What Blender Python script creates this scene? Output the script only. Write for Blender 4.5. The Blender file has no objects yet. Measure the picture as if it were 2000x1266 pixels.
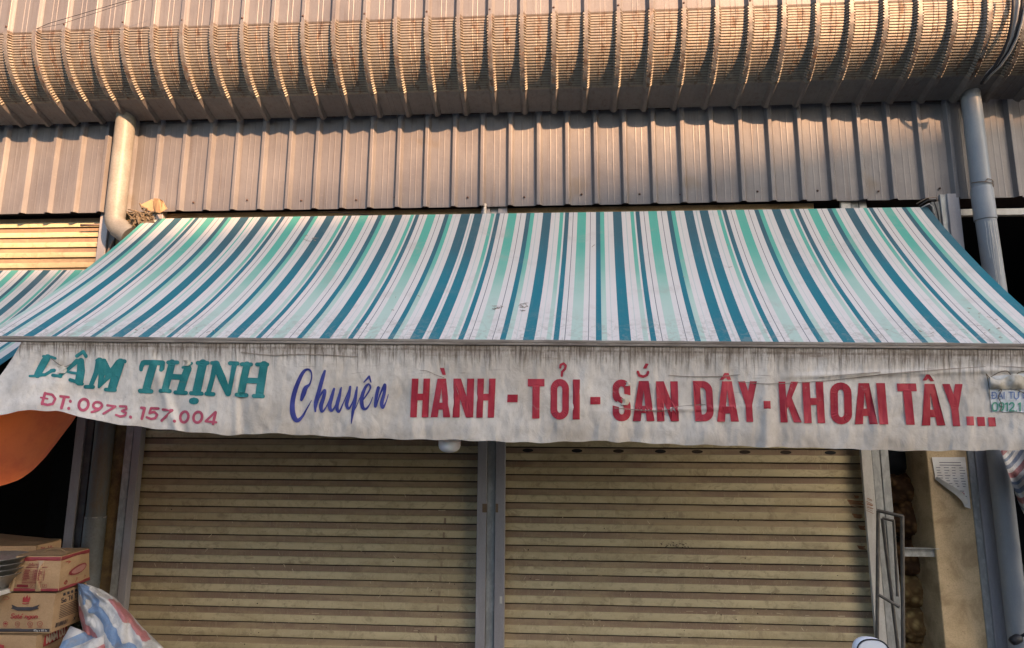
import bpy, math, random
from mathutils import Vector, Matrix, noise
from mathutils.geometry import delaunay_2d_cdt
random.seed(7)
S = bpy.context.scene
COL = S.collection
# ------------------------------------------------------------------ camera
F_PX, CX, CY = 1298.0, 1000.0, 633.0
CAM = Vector((0.0, -5.6, 1.95))
yaw, pitch, roll = math.radians(3.80), math.radians(9.69), math.radians(0.362)
fwd = Vector((-math.sin(yaw)*math.cos(pitch), math.cos(yaw)*math.cos(pitch), math.sin(pitch)))
r0 = Vector((math.cos(yaw), math.sin(yaw), 0)); u0 = r0.cross(fwd)
rgt = r0*math.cos(roll) + u0*math.sin(roll); up = -r0*math.sin(roll) + u0*math.cos(roll)
cd = bpy.data.cameras.new('camera'); cam = bpy.data.objects.new('camera', cd); COL.objects.link(cam)
cd.sensor_width = 36; cd.lens = F_PX/2000*36; cd.clip_start = 0.05; cd.clip_end = 500
cam.matrix_world = Matrix(((rgt.x, up.x, -fwd.x, CAM.x), (rgt.y, up.y, -fwd.y, CAM.y), (rgt.z, up.z, -fwd.z, CAM.z), (0, 0, 0, 1)))
S.camera = cam
# ------------------------------------------------------------------ light
SUN_AZ, SUN_EL = math.radians(39), math.radians(24)          # from the right, in front of the shop
sdir = Vector((math.sin(SUN_AZ)*math.cos(SUN_EL), -math.cos(SUN_AZ)*math.cos(SUN_EL), math.sin(SUN_EL)))
W = bpy.data.worlds.new('World'); S.world = W; W.use_nodes = True
nt = W.node_tree; bg = nt.nodes['Background']
sky = nt.nodes.new('ShaderNodeTexSky'); sky.sky_type = 'NISHITA'; sky.sun_disc = False
sky.sun_elevation = SUN_EL; sky.sun_rotation = math.pi - SUN_AZ
sky.air_density = 1.0; sky.dust_density = 2.6; sky.ozone_density = 1.0
nt.links.new(sky.outputs[0], bg.inputs[0]); bg.inputs[1].default_value = 0.115
sl = bpy.data.lights.new('sun', 'SUN'); sl.energy = 5.0; sl.angle = math.radians(1.0); sl.color = (1.0, 0.58, 0.31)
sun = bpy.data.objects.new('sun', sl); COL.objects.link(sun)
sun.rotation_euler = sdir.to_track_quat('Z', 'Y').to_euler()
S.view_settings.view_transform = 'Standard'; S.view_settings.look = 'None'
S.view_settings.exposure = 1.56; S.view_settings.gamma = 1; S.view_settings.use_curve_mapping = False

# ------------------------------------------------------------------ helpers
def ray(px, py):
    return (fwd + rgt*((px-CX)/F_PX) - up*((py-CY)/F_PX))
def at(px, py, Y=0.0):
    d = ray(px, py); return CAM + d*((Y-CAM.y)/d.y)

def rgb(r, g, b):
    f = lambda c: (c/255/12.92) if c/255 <= 0.04045 else ((c/255+0.055)/1.055)**2.4
    return (f(r), f(g), f(b))

class NB:
    def __init__(s, name, rough=0.7, metal=0.0, spec=0.3):
        s.m = bpy.data.materials.new(name); s.m.use_nodes = True; s.t = s.m.node_tree
        s.b = s.t.nodes['Principled BSDF']
        s.b.inputs['Roughness'].default_value = rough; s.b.inputs['Metallic'].default_value = metal
        s.b.inputs['Specular IOR Level'].default_value = spec
    def n(s, typ, **kw):
        x = s.t.nodes.new(typ)
        for k, v in kw.items(): setattr(x, k, v)
        return x
    def l(s, a, b): s.t.links.new(a, b)
    def coord(s, kind='world', scale=(1, 1, 1)):
        if kind == 'world': o = s.n('ShaderNodeNewGeometry').outputs['Position']
        elif kind == 'uv': o = s.n('ShaderNodeUVMap').outputs[0]
        else: o = s.n('ShaderNodeTexCoord').outputs['Object']
        mp = s.n('ShaderNodeMapping'); mp.inputs['Scale'].default_value = scale
        s.l(o, mp.inputs[0]); return mp.outputs[0]
    def noise(s, vec, scale, detail=4, rough=0.6, dist=0.0):
        x = s.n('ShaderNodeTexNoise'); x.inputs['Scale'].default_value = scale
        x.inputs['Detail'].default_value = detail; x.inputs['Roughness'].default_value = rough
        x.inputs['Distortion'].default_value = dist
        s.l(vec, x.inputs['Vector']); return x.outputs['Fac']
    def ramp(s, fac, a, b, va=0.0, vb=1.0):
        x = s.n('ShaderNodeMapRange'); x.interpolation_type = 'SMOOTHSTEP'
        x.inputs[1].default_value = a; x.inputs[2].default_value = b
        x.inputs[3].default_value = va; x.inputs[4].default_value = vb
        s.l(fac, x.inputs[0]); return x.outputs[0]
    def math(s, op, a, b=None):
        x = s.n('ShaderNodeMath', operation=op)
        for i, v in enumerate((a, b)):
            if v is None: continue
            if isinstance(v, (int, float)): x.inputs[i].default_value = v
            else: s.l(v, x.inputs[i])
        return x.outputs[0]
    def mix(s, fac, a, b):
        x = s.n('ShaderNodeMix', data_type='RGBA')
        if isinstance(fac, (int, float)): x.inputs[0].default_value = fac
        else: s.l(fac, x.inputs[0])
        for i, v in ((6, a), (7, b)):
            if isinstance(v, tuple): x.inputs[i].default_value = (*v, 1)
            else: s.l(v, x.inputs[i])
        return x.outputs[2]
    def color(s, c):
        if isinstance(c, tuple): s.b.inputs['Base Color'].default_value = (*c, 1)
        else: s.l(c, s.b.inputs['Base Color'])
    def bump(s, h, strength=0.3, dist=0.01):
        x = s.n('ShaderNodeBump'); x.inputs['Strength'].default_value = strength; x.inputs['Distance'].default_value = dist
        s.l(h, x.inputs['Height']); s.l(x.outputs[0], s.b.inputs['Normal'])
    def sep(s, v):
        x = s.n('ShaderNodeSeparateXYZ'); s.l(v, x.inputs[0]); return x.outputs

def grimy(name, c1, c2, scale=3.0, amt=0.7, rough=0.7, metal=0.0, stretch=(1, 1, 1), spots=None, bump=0.15, spec=0.3, fine=60):
    m = NB(name, rough, metal, spec); co = m.coord('world', stretch)
    a = m.noise(co, scale, 6, 0.65, 0.4); b = m.noise(co, fine, 3, 0.6)
    f = m.ramp(a, 0.38, 0.68, 0, amt); c = m.mix(f, c1, c2)
    g = m.ramp(b, 0.35, 0.75, 0, 0.35); c = m.mix(g, c, tuple(x*0.72 for x in c2))
    if spots:
        d = m.noise(co, scale*5, 5, 0.7, 1.0); c = m.mix(m.ramp(d, 0.62, 0.72, 0, 0.8), c, spots)
    m.color(c); m.bump(b, bump, 0.004)
    return m.m

def flat(name, c, rough=0.7, metal=0.0, spec=0.3, wear=0.0, wearc=(0.5, 0.48, 0.45)):
    m = NB(name, rough, metal, spec); co = m.coord()
    a = m.noise(co, 14, 5, 0.65, 0.3)
    cc = m.mix(m.ramp(a, 0.3, 0.7), c, tuple(x*0.8 for x in c))
    if wear: cc = m.mix(m.ramp(m.noise(co, 40, 6, 0.75, 0.8), 0.62, 0.72, 0, wear), cc, wearc)
    m.color(cc); return m.m

# ---- objects
def tag(o, label=None, cat=None, group=None, kind=None):
    if label: o['label'] = label
    if cat: o['category'] = cat
    if group: o['group'] = group
    if kind: o['kind'] = kind
    return o
def empty(name, loc=(0, 0, 0), label=None, cat=None, group=None):
    o = bpy.data.objects.new(name, None); COL.objects.link(o); o.location = loc; o.empty_display_size = 0.1
    return tag(o, label, cat, group)
def link(name, me, parent=None, loc=None):
    o = bpy.data.objects.new(name, me); COL.objects.link(o)
    if parent is not None:
        o.parent = parent
        base = Vector((0, 0, 0)); p = parent
        while p is not None: base += p.location; p = p.parent
        o.location = (Vector(loc) if loc else Vector((0, 0, 0))) - base
    elif loc: o.location = loc
    return o
class MB:
    """collects geometry in world coordinates"""
    def __init__(s): s.v = []; s.f = []; s.m = []; s.uv = None; s.smooth = False
    def add(s, vs, fs, mi=0):
        o = len(s.v); s.v += [tuple(v) for v in vs]; s.f += [tuple(i+o for i in f) for f in fs]; s.m += [mi]*len(fs)
    def box(s, x0, x1, y0, y1, z0, z1, mi=0, M=None):
        vs = [Vector((x, y, z)) for z in (z0, z1) for y in (y0, y1) for x in (x0, x1)]
        if M is not None: vs = [M @ v for v in vs]
        s.add(vs, [(0, 2, 3, 1), (4, 5, 7, 6), (0, 1, 5, 4), (2, 6, 7, 3), (0, 4, 6, 2), (1, 3, 7, 5)], mi)
    def bbox(s, x0, x1, y0, y1, z0, z1, b=0.004, mi=0):
        """box with chamfered long edges (four vertical edges and top)"""
        ring = [(x0+b, y0), (x1-b, y0), (x1, y0+b), (x1, y1-b), (x1-b, y1), (x0+b, y1), (x0, y1-b), (x0, y0+b)]
        vs = [(x, y, z) for z in (z0, z1) for x, y in ring]
        s.add(vs, [(i, (i+1) % 8, 8+(i+1) % 8, 8+i) for i in range(8)] + [tuple(range(7, -1, -1)), tuple(range(8, 16))], mi)
    def tube(s, pts, r, seg=10, mi=0, caps=True):
        pts = [Vector(p) for p in pts]; n = len(pts); vs = []
        rr = r if isinstance(r, (list, tuple)) else [r]*n
        prev = None
        for i, p in enumerate(pts):
            t = (pts[min(i+1, n-1)] - pts[max(i-1, 0)]).normalized()
            if prev is None: a = t.orthogonal().normalized()
            else: a = (prev - t*prev.dot(t)).normalized()
            prev = a; b = t.cross(a)
            for k in range(seg):
                an = 2*math.pi*k/seg; vs.append(p + (a*math.cos(an)+b*math.sin(an))*rr[i])
        fs = [(i*seg+k, i*seg+(k+1) % seg, (i+1)*seg+(k+1) % seg, (i+1)*seg+k) for i in range(n-1) for k in range(seg)]
        if caps: fs += [tuple(range(seg-1, -1, -1)), tuple((n-1)*seg+k for k in range(seg))]
        s.add(vs, fs, mi)
    def lathe(s, c, prof, seg=24, mi=0, M=None):
        c = Vector(c); vs = []
        for r, z in prof:
            for k in range(seg):
                a = 2*math.pi*k/seg; v = Vector((r*math.cos(a), r*math.sin(a), z))
                vs.append(c + (M @ v if M is not None else v))
        fs = [(i*seg+k, i*seg+(k+1) % seg, (i+1)*seg+(k+1) % seg, (i+1)*seg+k) for i in range(len(prof)-1) for k in range(seg)]
        s.add(vs, fs, mi)
    def grid(s, fn, nu, nv, mi=0, close=False):
        vs = [fn(i/(nu), j/(nv)) for j in range(nv+1) for i in range(nu+1)]
        fs = [(j*(nu+1)+i, j*(nu+1)+i+1, (j+1)*(nu+1)+i+1, (j+1)*(nu+1)+i) for j in range(nv) for i in range(nu)]
        s.add(vs, fs, mi)
    def build(s, name, mats, parent=None, loc=None, smooth=False, uvs=None):
        me = bpy.data.meshes.new(name)
        org = Vector(loc) if loc else Vector((0, 0, 0))
        me.from_pydata([tuple(Vector(v)-org) for v in s.v], [], s.f)
        for m in (mats if isinstance(mats, (list, tuple)) else [mats]): me.materials.append(m)
        me.polygons.foreach_set('material_index', s.m)
        if smooth: me.polygons.foreach_set('use_smooth', [True]*len(s.f))
        if uvs:
            ul = me.uv_layers.new(name='UVMap')
            li = [0]*len(me.loops); me.loops.foreach_get('vertex_index', li)
            flat_ = []
            for i in li: flat_ += list(uvs[i])
            ul.data.foreach_set('uv', flat_)
        me.update()
        if parent is None:
            return link(name, me, None, loc)
        return link(name, me, parent, loc)
def weld(o, angle=40):
    import bmesh
    bm = bmesh.new(); bm.from_mesh(o.data); bmesh.ops.remove_doubles(bm, verts=bm.verts, dist=1e-4)
    bmesh.ops.recalc_face_normals(bm, faces=bm.faces)
    bm.to_mesh(o.data); bm.free(); return o
def autosmooth(o, deg=35):
    me = o.data; me.polygons.foreach_set('use_smooth', [True]*len(me.polygons))
    import bmesh
    bm = bmesh.new(); bm.from_mesh(me)
    for e in bm.edges:
        if len(e.link_faces) == 2 and e.calc_face_angle(0) > math.radians(deg): e.smooth = False
    bm.to_mesh(me); bm.free(); return o

# ---- flat print engine: overlapping strokes and polygons are united, refined and laid on a surface
def q_seg(a, b, ra, rb):
    a, b = Vector(a), Vector(b); d = b-a
    if d.length < 1e-6: return None
    n = Vector((-d.y, d.x)).normalized()
    return [a+n*ra, b+n*rb, b-n*rb, a-n*ra]
def disc(c, r, n=10): return [Vector((c[0]+r*math.cos(2*math.pi*k/n), c[1]+r*math.sin(2*math.pi*k/n))) for k in range(n)]
def catmull(pts, k=5):
    if len(pts) < 3: return pts
    P = [pts[0]]+list(pts)+[pts[-1]]; out = []
    for i in range(1, len(P)-2):
        p0, p1, p2, p3 = P[i-1], P[i], P[i+1], P[i+2]
        for j in range(k):
            t = j/k
            out.append(tuple(0.5*((2*b)+(-a+c)*t+(2*a-5*b+4*c-d)*t*t+(-a+3*b-3*c+d)*t**3) for a, b, c, d in zip(p0, p1, p2, p3)))
    out.append(tuple(P[-2])); return out
def stroke(pts, w=None, smooth=False, caps=True, round_=True):
    """pts: (x,y[,w]) -> polygons"""
    pts = [tuple(p) if len(p) == 3 else (p[0], p[1], w) for p in pts]
    if smooth: pts = catmull(pts)
    out = []
    for a, b in zip(pts[:-1], pts[1:]):
        q = q_seg(a[:2], b[:2], a[2]/2, b[2]/2)
        if q: out.append(q)
    rng = pts if caps else pts[1:-1]
    if round_:
        for p in rng:
            if p[2] > 0.3: out.append(disc(p, p[2]/2))
    return out
def union(polys, grid=None):
    vs, es, fs = [], [], []
    for p in polys:
        ar = sum(p[k][0]*p[(k+1) % len(p)][1]-p[(k+1) % len(p)][0]*p[k][1] for k in range(len(p)))
        if abs(ar) < 1e-9: continue
        if ar < 0: p = list(reversed(p))
        o = len(vs); vs += [Vector((q[0], q[1])) for q in p]; fs.append(list(range(o, o+len(p))))
    if grid:
        x0 = min(v.x for v in vs); x1 = max(v.x for v in vs); y0 = min(v.y for v in vs); y1 = max(v.y for v in vs)
        y = y0+grid/2
        while y < y1:
            x = x0+grid/2
            while x < x1:
                vs.append(Vector((x, y))); x += grid
            y += grid
    v2, e2, f2, ov, oe, of = delaunay_2d_cdt(vs, [], fs, 0, 1e-5)
    keep = [f for f, src in zip(f2, of) if src]
    used = sorted({i for f in keep for i in f}); idx = {k: i for i, k in enumerate(used)}
    return [v2[i] for i in used], [tuple(idx[i] for i in f) for f in keep]
def decal(name, polys, mapfn, mat, parent=None, grid=None, loc=None):
    vs, fs = union(polys, grid)
    mb = MB(); mb.add([mapfn(v.x, v.y) for v in vs], fs)
    return mb.build(name, mat, parent, loc)

# stroke letters in a unit cell (x right 0..w, y down 0..1)
G = {'A': (0.8, [[(0, 1), (.4, 0), (.8, 1)], [(.15, .65), (.65, .65)]]), 'B': (.7, [[(0, 0), (0, 1), (.5, 1), (.7, .85), (.7, .65), (.5, .5), (0, .5)], [(0, 0), (.45, 0), (.62, .12), (.62, .38), (.45, .5)]]),
 'C': (.7, [[(.7, .2), (.5, 0), (.2, 0), (0, .25), (0, .75), (.2, 1), (.5, 1), (.7, .8)]]), 'D': (.7, [[(0, 0), (0, 1), (.4, 1), (.7, .75), (.7, .25), (.4, 0), (0, 0)]]),
 'E': (.6, [[(.6, 0), (0, 0), (0, 1), (.6, 1)], [(0, .5), (.5, .5)]]), 'G': (.7, [[(.7, .2), (.5, 0), (.2, 0), (0, .25), (0, .75), (.2, 1), (.7, 1), (.7, .55), (.4, .55)]]),
 'H': (.7, [[(0, 0), (0, 1)], [(.7, 0), (.7, 1)], [(0, .5), (.7, .5)]]), 'I': (.1, [[(.05, 0), (.05, 1)]]), 'K': (.65, [[(0, 0), (0, 1)], [(.65, 0), (0, .55)], [(.2, .4), (.65, 1)]]),
 'L': (.55, [[(0, 0), (0, 1), (.55, 1)]]), 'M': (.85, [[(0, 1), (0, 0), (.42, .7), (.85, 0), (.85, 1)]]), 'N': (.7, [[(0, 1), (0, 0), (.7, 1), (.7, 0)]]),
 'O': (.75, [[(.2, 0), (.55, 0), (.75, .25), (.75, .75), (.55, 1), (.2, 1), (0, .75), (0, .25), (.2, 0)]]), 'P': (.6, [[(0, 1), (0, 0), (.45, 0), (.6, .15), (.6, .4), (.45, .55), (0, .55)]]),
 'R': (.65, [[(0, 1), (0, 0), (.45, 0), (.6, .15), (.6, .4), (.45, .55), (0, .55)], [(.3, .55), (.65, 1)]]), 'S': (.6, [[(.6, .15), (.45, 0), (.15, 0), (0, .15), (0, .35), (.15, .48), (.45, .52), (.6, .68), (.6, .85), (.45, 1), (.15, 1), (0, .85)]]),
 'T': (.7, [[(0, 0), (.7, 0)], [(.35, 0), (.35, 1)]]), 'U': (.7, [[(0, 0), (0, .8), (.2, 1), (.5, 1), (.7, .8), (.7, 0)]]), 'X': (.6, [[(0, 0), (.6, 1)], [(.6, 0), (0, 1)]]), 'Y': (.7, [[(0, 0), (.35, .5), (.7, 0)], [(.35, .5), (.35, 1)]]),
 'a': (.5, [[(.5, .45), (.5, 1)], [(.5, .55), (.25, .45), (0, .6), (0, .88), (.25, 1), (.5, .9)]]), 'e': (.5, [[(0, .7), (.5, .7), (.4, .48), (.2, .45), (0, .6), (0, .88), (.2, 1), (.5, .95)]]),
 'g': (.5, [[(.5, .45), (.5, 1.15), (.3, 1.3), (0, 1.22)], [(.5, .55), (.25, .45), (0, .6), (0, .88), (.25, 1), (.5, .9)]]), 'o': (.5, [[(.25, .45), (.5, .6), (.5, .85), (.25, 1), (0, .85), (0, .6), (.25, .45)]]),
 'n': (.5, [[(0, .45), (0, 1)], [(0, .6), (.25, .45), (.5, .6), (.5, 1)]]), 'm': (.8, [[(0, .45), (0, 1)], [(0, .6), (.2, .45), (.4, .6), (.4, 1)], [(.4, .6), (.6, .45), (.8, .6), (.8, 1)]]), 't': (.35, [[(.15, .15), (.15, .9), (.35, 1)], [(0, .45), (.35, .45)]]),
 'u': (.5, [[(0, .45), (0, .85), (.25, 1), (.5, .85)], [(.5, .45), (.5, 1)]]), 'l': (.1, [[(.05, 0), (.05, 1)]]), 'x': (.45, [[(0, .45), (.45, 1)], [(.45, .45), (0, 1)]]), 'h': (.5, [[(0, 0), (0, 1)], [(0, .6), (.25, .45), (.5, .6), (.5, 1)]]),
 '0': (.55, [[(.15, 0), (.4, 0), (.55, .2), (.55, .8), (.4, 1), (.15, 1), (0, .8), (0, .2), (.15, 0)]]), '1': (.25, [[(0, .15), (.2, 0), (.2, 1)]]), '2': (.55, [[(0, .2), (.15, 0), (.4, 0), (.55, .2), (.5, .45), (0, 1), (.55, 1)]]),
 '3': (.55, [[(0, .1), (.15, 0), (.4, 0), (.55, .2), (.4, .46), (.2, .48)], [(.4, .46), (.55, .7), (.4, 1), (.15, 1), (0, .88)]]), '4': (.6, [[(.45, 1), (.45, 0), (0, .7), (.6, .7)]]), '5': (.55, [[(.5, 0), (.05, 0), (0, .45), (.35, .4), (.55, .65), (.4, 1), (0, .95)]]),
 '6': (.55, [[(.5, .05), (.2, .1), (0, .5), (0, .85), (.2, 1), (.4, 1), (.55, .8), (.4, .5), (.1, .5), (0, .65)]]), '7': (.55, [[(0, 0), (.55, 0), (.15, 1)]]), '8': (.55, [[(.15, 0), (.4, 0), (.5, .2), (.4, .45), (.15, .45), (.05, .2), (.15, 0)], [(.15, .45), (0, .7), (.15, 1), (.4, 1), (.55, .7), (.4, .45)]]),
 '9': (.55, [[(.1, .95), (.4, .9), (.55, .5), (.55, .15), (.4, 0), (.15, 0), (0, .2), (.15, .5), (.5, .5)]]), '.': (.1, [[(.05, .97), (.05, 1)]]), '-': (.4, [[(0, .55), (.4, .55)]]), ' ': (.35, [])}
BASE = {'Â': 'A', 'Ầ': 'A', 'À': 'A', 'Ạ': 'A', 'Ự': 'U', 'Đ': 'D', 'ầ': 'a', 'à': 'a', 'ế': 'e', 'ọ': 'o', 'ô': 'o', 'é': 'e', 'Ư': 'U', 'Ờ': 'O', 'ủ': 'u', 'Ế': 'E', 'Ô': 'O'}
def text_polys(txt, x0, y0, h, w=0.14, aspect=1.0, slant=0.0, gap=0.22):
    out = []; x = 0.0
    for ch in txt:
        b = BASE.get(ch, ch); wd, st = G[b]; st = list(st)
        top = 0.0 if b.isupper() else 0.45
        c = wd/2
        if ch in 'ÂẦầếÔôẾ': st.append([(c-.2, top-.12), (c, top-.3), (c+.2, top-.12)])
        if ch in 'ẦÀầà': st.append([(c-.1, top-.42), (c+.1, top-.3)])
        if ch in 'ếéẾ': st.append([(c+.05, top-.3), (c+.25, top-.45)])
        if ch in 'ẠỰọ': st.append([(c-.02, 1.2), (c+.02, 1.2)])
        if ch in 'ỰƯỜ': st.append([(wd, .1), (wd+.15, -.1)])
        if ch == 'Đ': st.append([(-.15, .5), (.3, .5)])
        for s_ in st:
            pts = [(x0+((x+px_)*aspect + (1-py_)*slant)*h, y0+py_*h, w*h) for px_, py_ in s_]
            out += stroke(pts, round_=False)
            for p in pts: out.append(disc(p, w*h/2, 6))
        x += wd+gap
    return out, x*aspect*h

# ------------------------------------------------------------------ materials
def m_cladding(name, rusty=False):
    m = NB(name, 0.52, 0.38, 0.4); co = m.coord('world')
    base = m.mix(m.ramp(m.noise(co, 1.2, 5, .6), .35, .65), (0.162, 0.154, 0.160), (0.208, 0.197, 0.197))
    st = m.noise(m.coord('world', (14, 14, 0.6)), 1.6, 6, .7, .3)
    base = m.mix(m.ramp(st, .5, .72, 0, .55), base, (0.12, 0.10, 0.09))
    dots = m.noise(m.coord('world', (1, 1, 1)), 55, 4, .7)
    base = m.mix(m.ramp(dots, .56, .72, 0, .4), base, (0.29, 0.26, 0.245))
    if rusty:
        cp = m.n('ShaderNodeAttribute', attribute_name='crimp'); base = m.mix(m.math('MULTIPLY', cp.outputs['Fac'], m.ramp(m.noise(m.coord('world', (8, 8, 2)), 2, 4, .6), .25, .6, .45, 1)), base, (0.275, 0.245, 0.205))
        at_ = m.n('ShaderNodeAttribute', attribute_name='rust')
        rn = m.noise(m.coord('world', (1, 1, .45)), 26, 6, .75, .6)
        rn2 = m.noise(m.coord('world', (9, 9, 1.2)), 2.2, 4, .7)
        f = m.math('MULTIPLY', at_.outputs['Fac'], m.ramp(m.math('ADD', rn, m.math('MULTIPLY', rn2, .55)),   .70, .92))
        rc = m.mix(m.ramp(rn2, .35, .65), (0.24, 0.10, 0.035), (0.06, 0.03, 0.018))
        base = m.mix(f, base, rc)
        g = m.n('ShaderNodeAttribute', attribute_name='groove')
        base = m.mix(m.math('MULTIPLY', g.outputs['Fac'], m.ramp(rn2, .3, .6, .70, 1.0)), base, (0.055, 0.032, 0.024))
        m.bump(rn, .25, .004)
    else:
        z = m.sep(m.coord('world'))[2]
        lowd = m.math('MULTIPLY', m.ramp(z, 3.66, 3.95, 1, 0), m.ramp(m.noise(co, 9, 5, .7, .6), .42, .7, .15, .75))
        base = m.mix(lowd, base, (0.30, 0.28, 0.275))
        blot = m.noise(co, 2.1, 3, .5)
        base = m.mix(m.ramp(blot, .64, .76, 0, .5), base, (0.15, 0.12, 0.085))
        m.bump(m.noise(co, 5, 3, .5), .25, .02)
    m.color(base); return m.m
M = {}
M['clad'] = m_cladding('painted_steel_cladding'); M['roof'] = m_cladding('rusting_roof_steel', True)
def m_slat(name, proud=True, yellow=0.0):
    m = NB(name, 0.55, 0.0, 0.25); co = m.coord('world')
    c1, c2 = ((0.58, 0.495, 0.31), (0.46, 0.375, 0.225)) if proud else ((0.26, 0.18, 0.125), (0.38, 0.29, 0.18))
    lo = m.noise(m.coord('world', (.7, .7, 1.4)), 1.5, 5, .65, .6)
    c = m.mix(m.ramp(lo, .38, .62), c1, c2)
    sm = m.noise(m.coord('world', (3.2, 3.2, 4.5)), 3.2, 7, .72, 1.1)
    c = m.mix(m.ramp(sm, .46, .70, 0, .6), c, (0.23, 0.17, 0.11))
    vs = m.noise(m.coord('world', (30, 30, 3)), 2.0, 5, .7, .2)
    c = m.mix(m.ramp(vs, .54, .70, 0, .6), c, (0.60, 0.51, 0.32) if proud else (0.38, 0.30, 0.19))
    sc = m.noise(m.coord('world', (40, 40, 12)), 3.0, 4, .8, 1.6)
    zz = m.sep(m.coord('world'))[2]
    c = m.mix(m.math('MULTIPLY', m.ramp(sc, .63, .67, 0, .85), m.ramp(zz, .7, 1.8, 1, .2)), c, (0.72, 0.60, 0.42))
    sp = m.noise(co, 38, 3, .6); c = m.mix(m.ramp(sp, .74, .77, 0, .8), c, (0.05, 0.04, 0.03))
    m.color(c); m.bump(m.noise(m.coord('world', (3, 3, 1)), 6, 4, .6), .2, .006); return m.m
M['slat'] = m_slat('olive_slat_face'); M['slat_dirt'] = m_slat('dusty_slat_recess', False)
M['slat_edge'] = flat('slat_gap_shade', (0.05, 0.035, 0.025), .8)  # overlap shadow between slats put into a near-black joint colour
M['galv'] = grimy('galvanised_steel', (0.33, 0.34, 0.335), (0.50, 0.51, 0.51), 26, .9, .5, .35, (1, 1, .5), bump=.1)
M['plate'] = grimy('grey_aluminium_plate', (0.36, 0.35, 0.37), (0.29, 0.27, 0.28), 3, .6, .45, .1, (6, 6, 1), bump=.05)
M['plate_pale'] = grimy('pale_jamb_plate', (0.60, 0.58, 0.54), (0.45, 0.42, 0.38), 4, .6, .5, .0, (6, 6, 1), spots=(0.30, 0.13, 0.06), bump=.05)
M['darksteel'] = grimy('dark_channel_steel', (0.10, 0.105, 0.11), (0.16, 0.16, 0.155), 12, .8, .6, .3)
M['render'] = grimy('tan_render', (0.66, 0.50, 0.30), (0.42, 0.30, 0.17), 5, .95, .9, 0, spots=(0.20, 0.12, 0.07), bump=.4, fine=90)
M['render_dirty'] = grimy('dirty_ochre_render', (0.26, 0.18, 0.08), (0.12, 0.085, 0.05), 7, .9, .9, 0, bump=.4)
M['pvc'] = grimy('grey_pvc_pipe', (0.26, 0.28, 0.31), (0.33, 0.345, 0.36), 3, .7, .38, 0, (3, 3, 1), spots=(0.36, 0.35, 0.33), bump=.05)
M['pvc_warm'] = grimy('weathered_pvc_pipe', (0.27, 0.26, 0.235), (0.18, 0.165, 0.145), 5, .6, .45, 0, bump=.1)
M['pvc_dirty'] = grimy('peeling_pvc_pipe', (0.13, 0.145, 0.155), (0.16, 0.12, 0.085), 8, .8, .6, 0, (3, 3, .7), spots=(0.22, .17, .13), bump=.3)
M['pvc_low'] = grimy('dusty_pvc_pipe', (0.17, 0.185, 0.195), (0.13, 0.125, 0.115), 6, .8, .5, 0, bump=.15)
M['dark'] = flat('interior_painted_shade', (0.025, 0.024, 0.026), .9)  # near-black colour puts the unlit interior's darkness into walls and openings
M['beam'] = grimy('dark_header_beam', (0.05, 0.035, 0.03), (0.09, 0.065, 0.05), 5)
M['screw'] = flat('rusty_screw', (0.10, 0.06, 0.05), .6)
M['concrete'] = grimy('street_asphalt', (0.075, 0.072, 0.068), (0.05, 0.048, 0.045), 1.2, .8, .9, bump=.4)
M['wire'] = flat('black_cable', (0.03, 0.03, 0.035), .5)
M['wire_grey'] = flat('grey_cable', (0.42, 0.40, 0.38), .45)
M['patchwhite'] = flat('dried_paint_drip', (.62, .60, .56))
M['rust'] = grimy('brown_rusted_bar', (0.16, 0.11, 0.08), (0.25, 0.2, 0.17), 20)

def m_canopy(name, top, low, t0=0.2, t1=0.75):
    m = NB(name, 0.7, 0, .2); u, v = m.sep(m.coord('uv'))[0:2]
    co = m.coord('world')
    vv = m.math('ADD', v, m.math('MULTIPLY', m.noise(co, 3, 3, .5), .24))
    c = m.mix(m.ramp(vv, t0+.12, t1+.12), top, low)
    g = m.noise(m.coord('world', (1, 1, 1)), 3.2, 6, .7, .7)
    c = m.mix(m.ramp(g, .52, .78, 0, .12 if 'teal' in name else .42), c, (0.40, 0.36, 0.33))
    b = m.math('MULTIPLY', m.ramp(vv, .86, 1.12), m.ramp(m.noise(co, 17, 5, .75, 1.0), .45, .65, .0, .30 if 'teal' in name else .7))
    c = m.mix(b, c, (0.36, 0.33, 0.30))
    s_ = m.noise(m.coord('uv', (260, 6, 1)), 1.0, 4, .7); c = m.mix(m.ramp(s_, .55, .8, 0, .22), c, (0.34, 0.31, 0.29))
    d = m.noise(co, 30, 4, .7, .5); c = m.mix(m.ramp(d, .70, .76, 0, .5), c, (0.30, 0.27, 0.24))
    m.color(c); m.bump(m.noise(co, 9, 4, .55), .25, .012)
    tr = m.n('ShaderNodeBsdfTranslucent'); m.l(c, tr.inputs[0])
    mx = m.n('ShaderNodeMixShader'); mx.inputs[0].default_value = .03
    out = m.t.nodes['Material Output']; m.l(m.b.outputs[0], mx.inputs[1]); m.l(tr.outputs[0], mx.inputs[2]); m.l(mx.outputs[0], out.inputs[0])
    return m.m
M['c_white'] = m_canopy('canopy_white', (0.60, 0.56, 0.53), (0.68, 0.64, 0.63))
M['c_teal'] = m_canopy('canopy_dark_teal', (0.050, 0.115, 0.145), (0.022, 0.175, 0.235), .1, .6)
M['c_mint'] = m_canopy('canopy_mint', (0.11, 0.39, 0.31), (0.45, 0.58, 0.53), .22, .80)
M['c_line'] = m_canopy('canopy_thin_line', (0.12, 0.12, 0.13), (0.13, 0.15, 0.17))
M['c_faint'] = m_canopy('canopy_faint_line', (0.36, 0.42, 0.41), (0.52, 0.56, 0.55))
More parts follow.
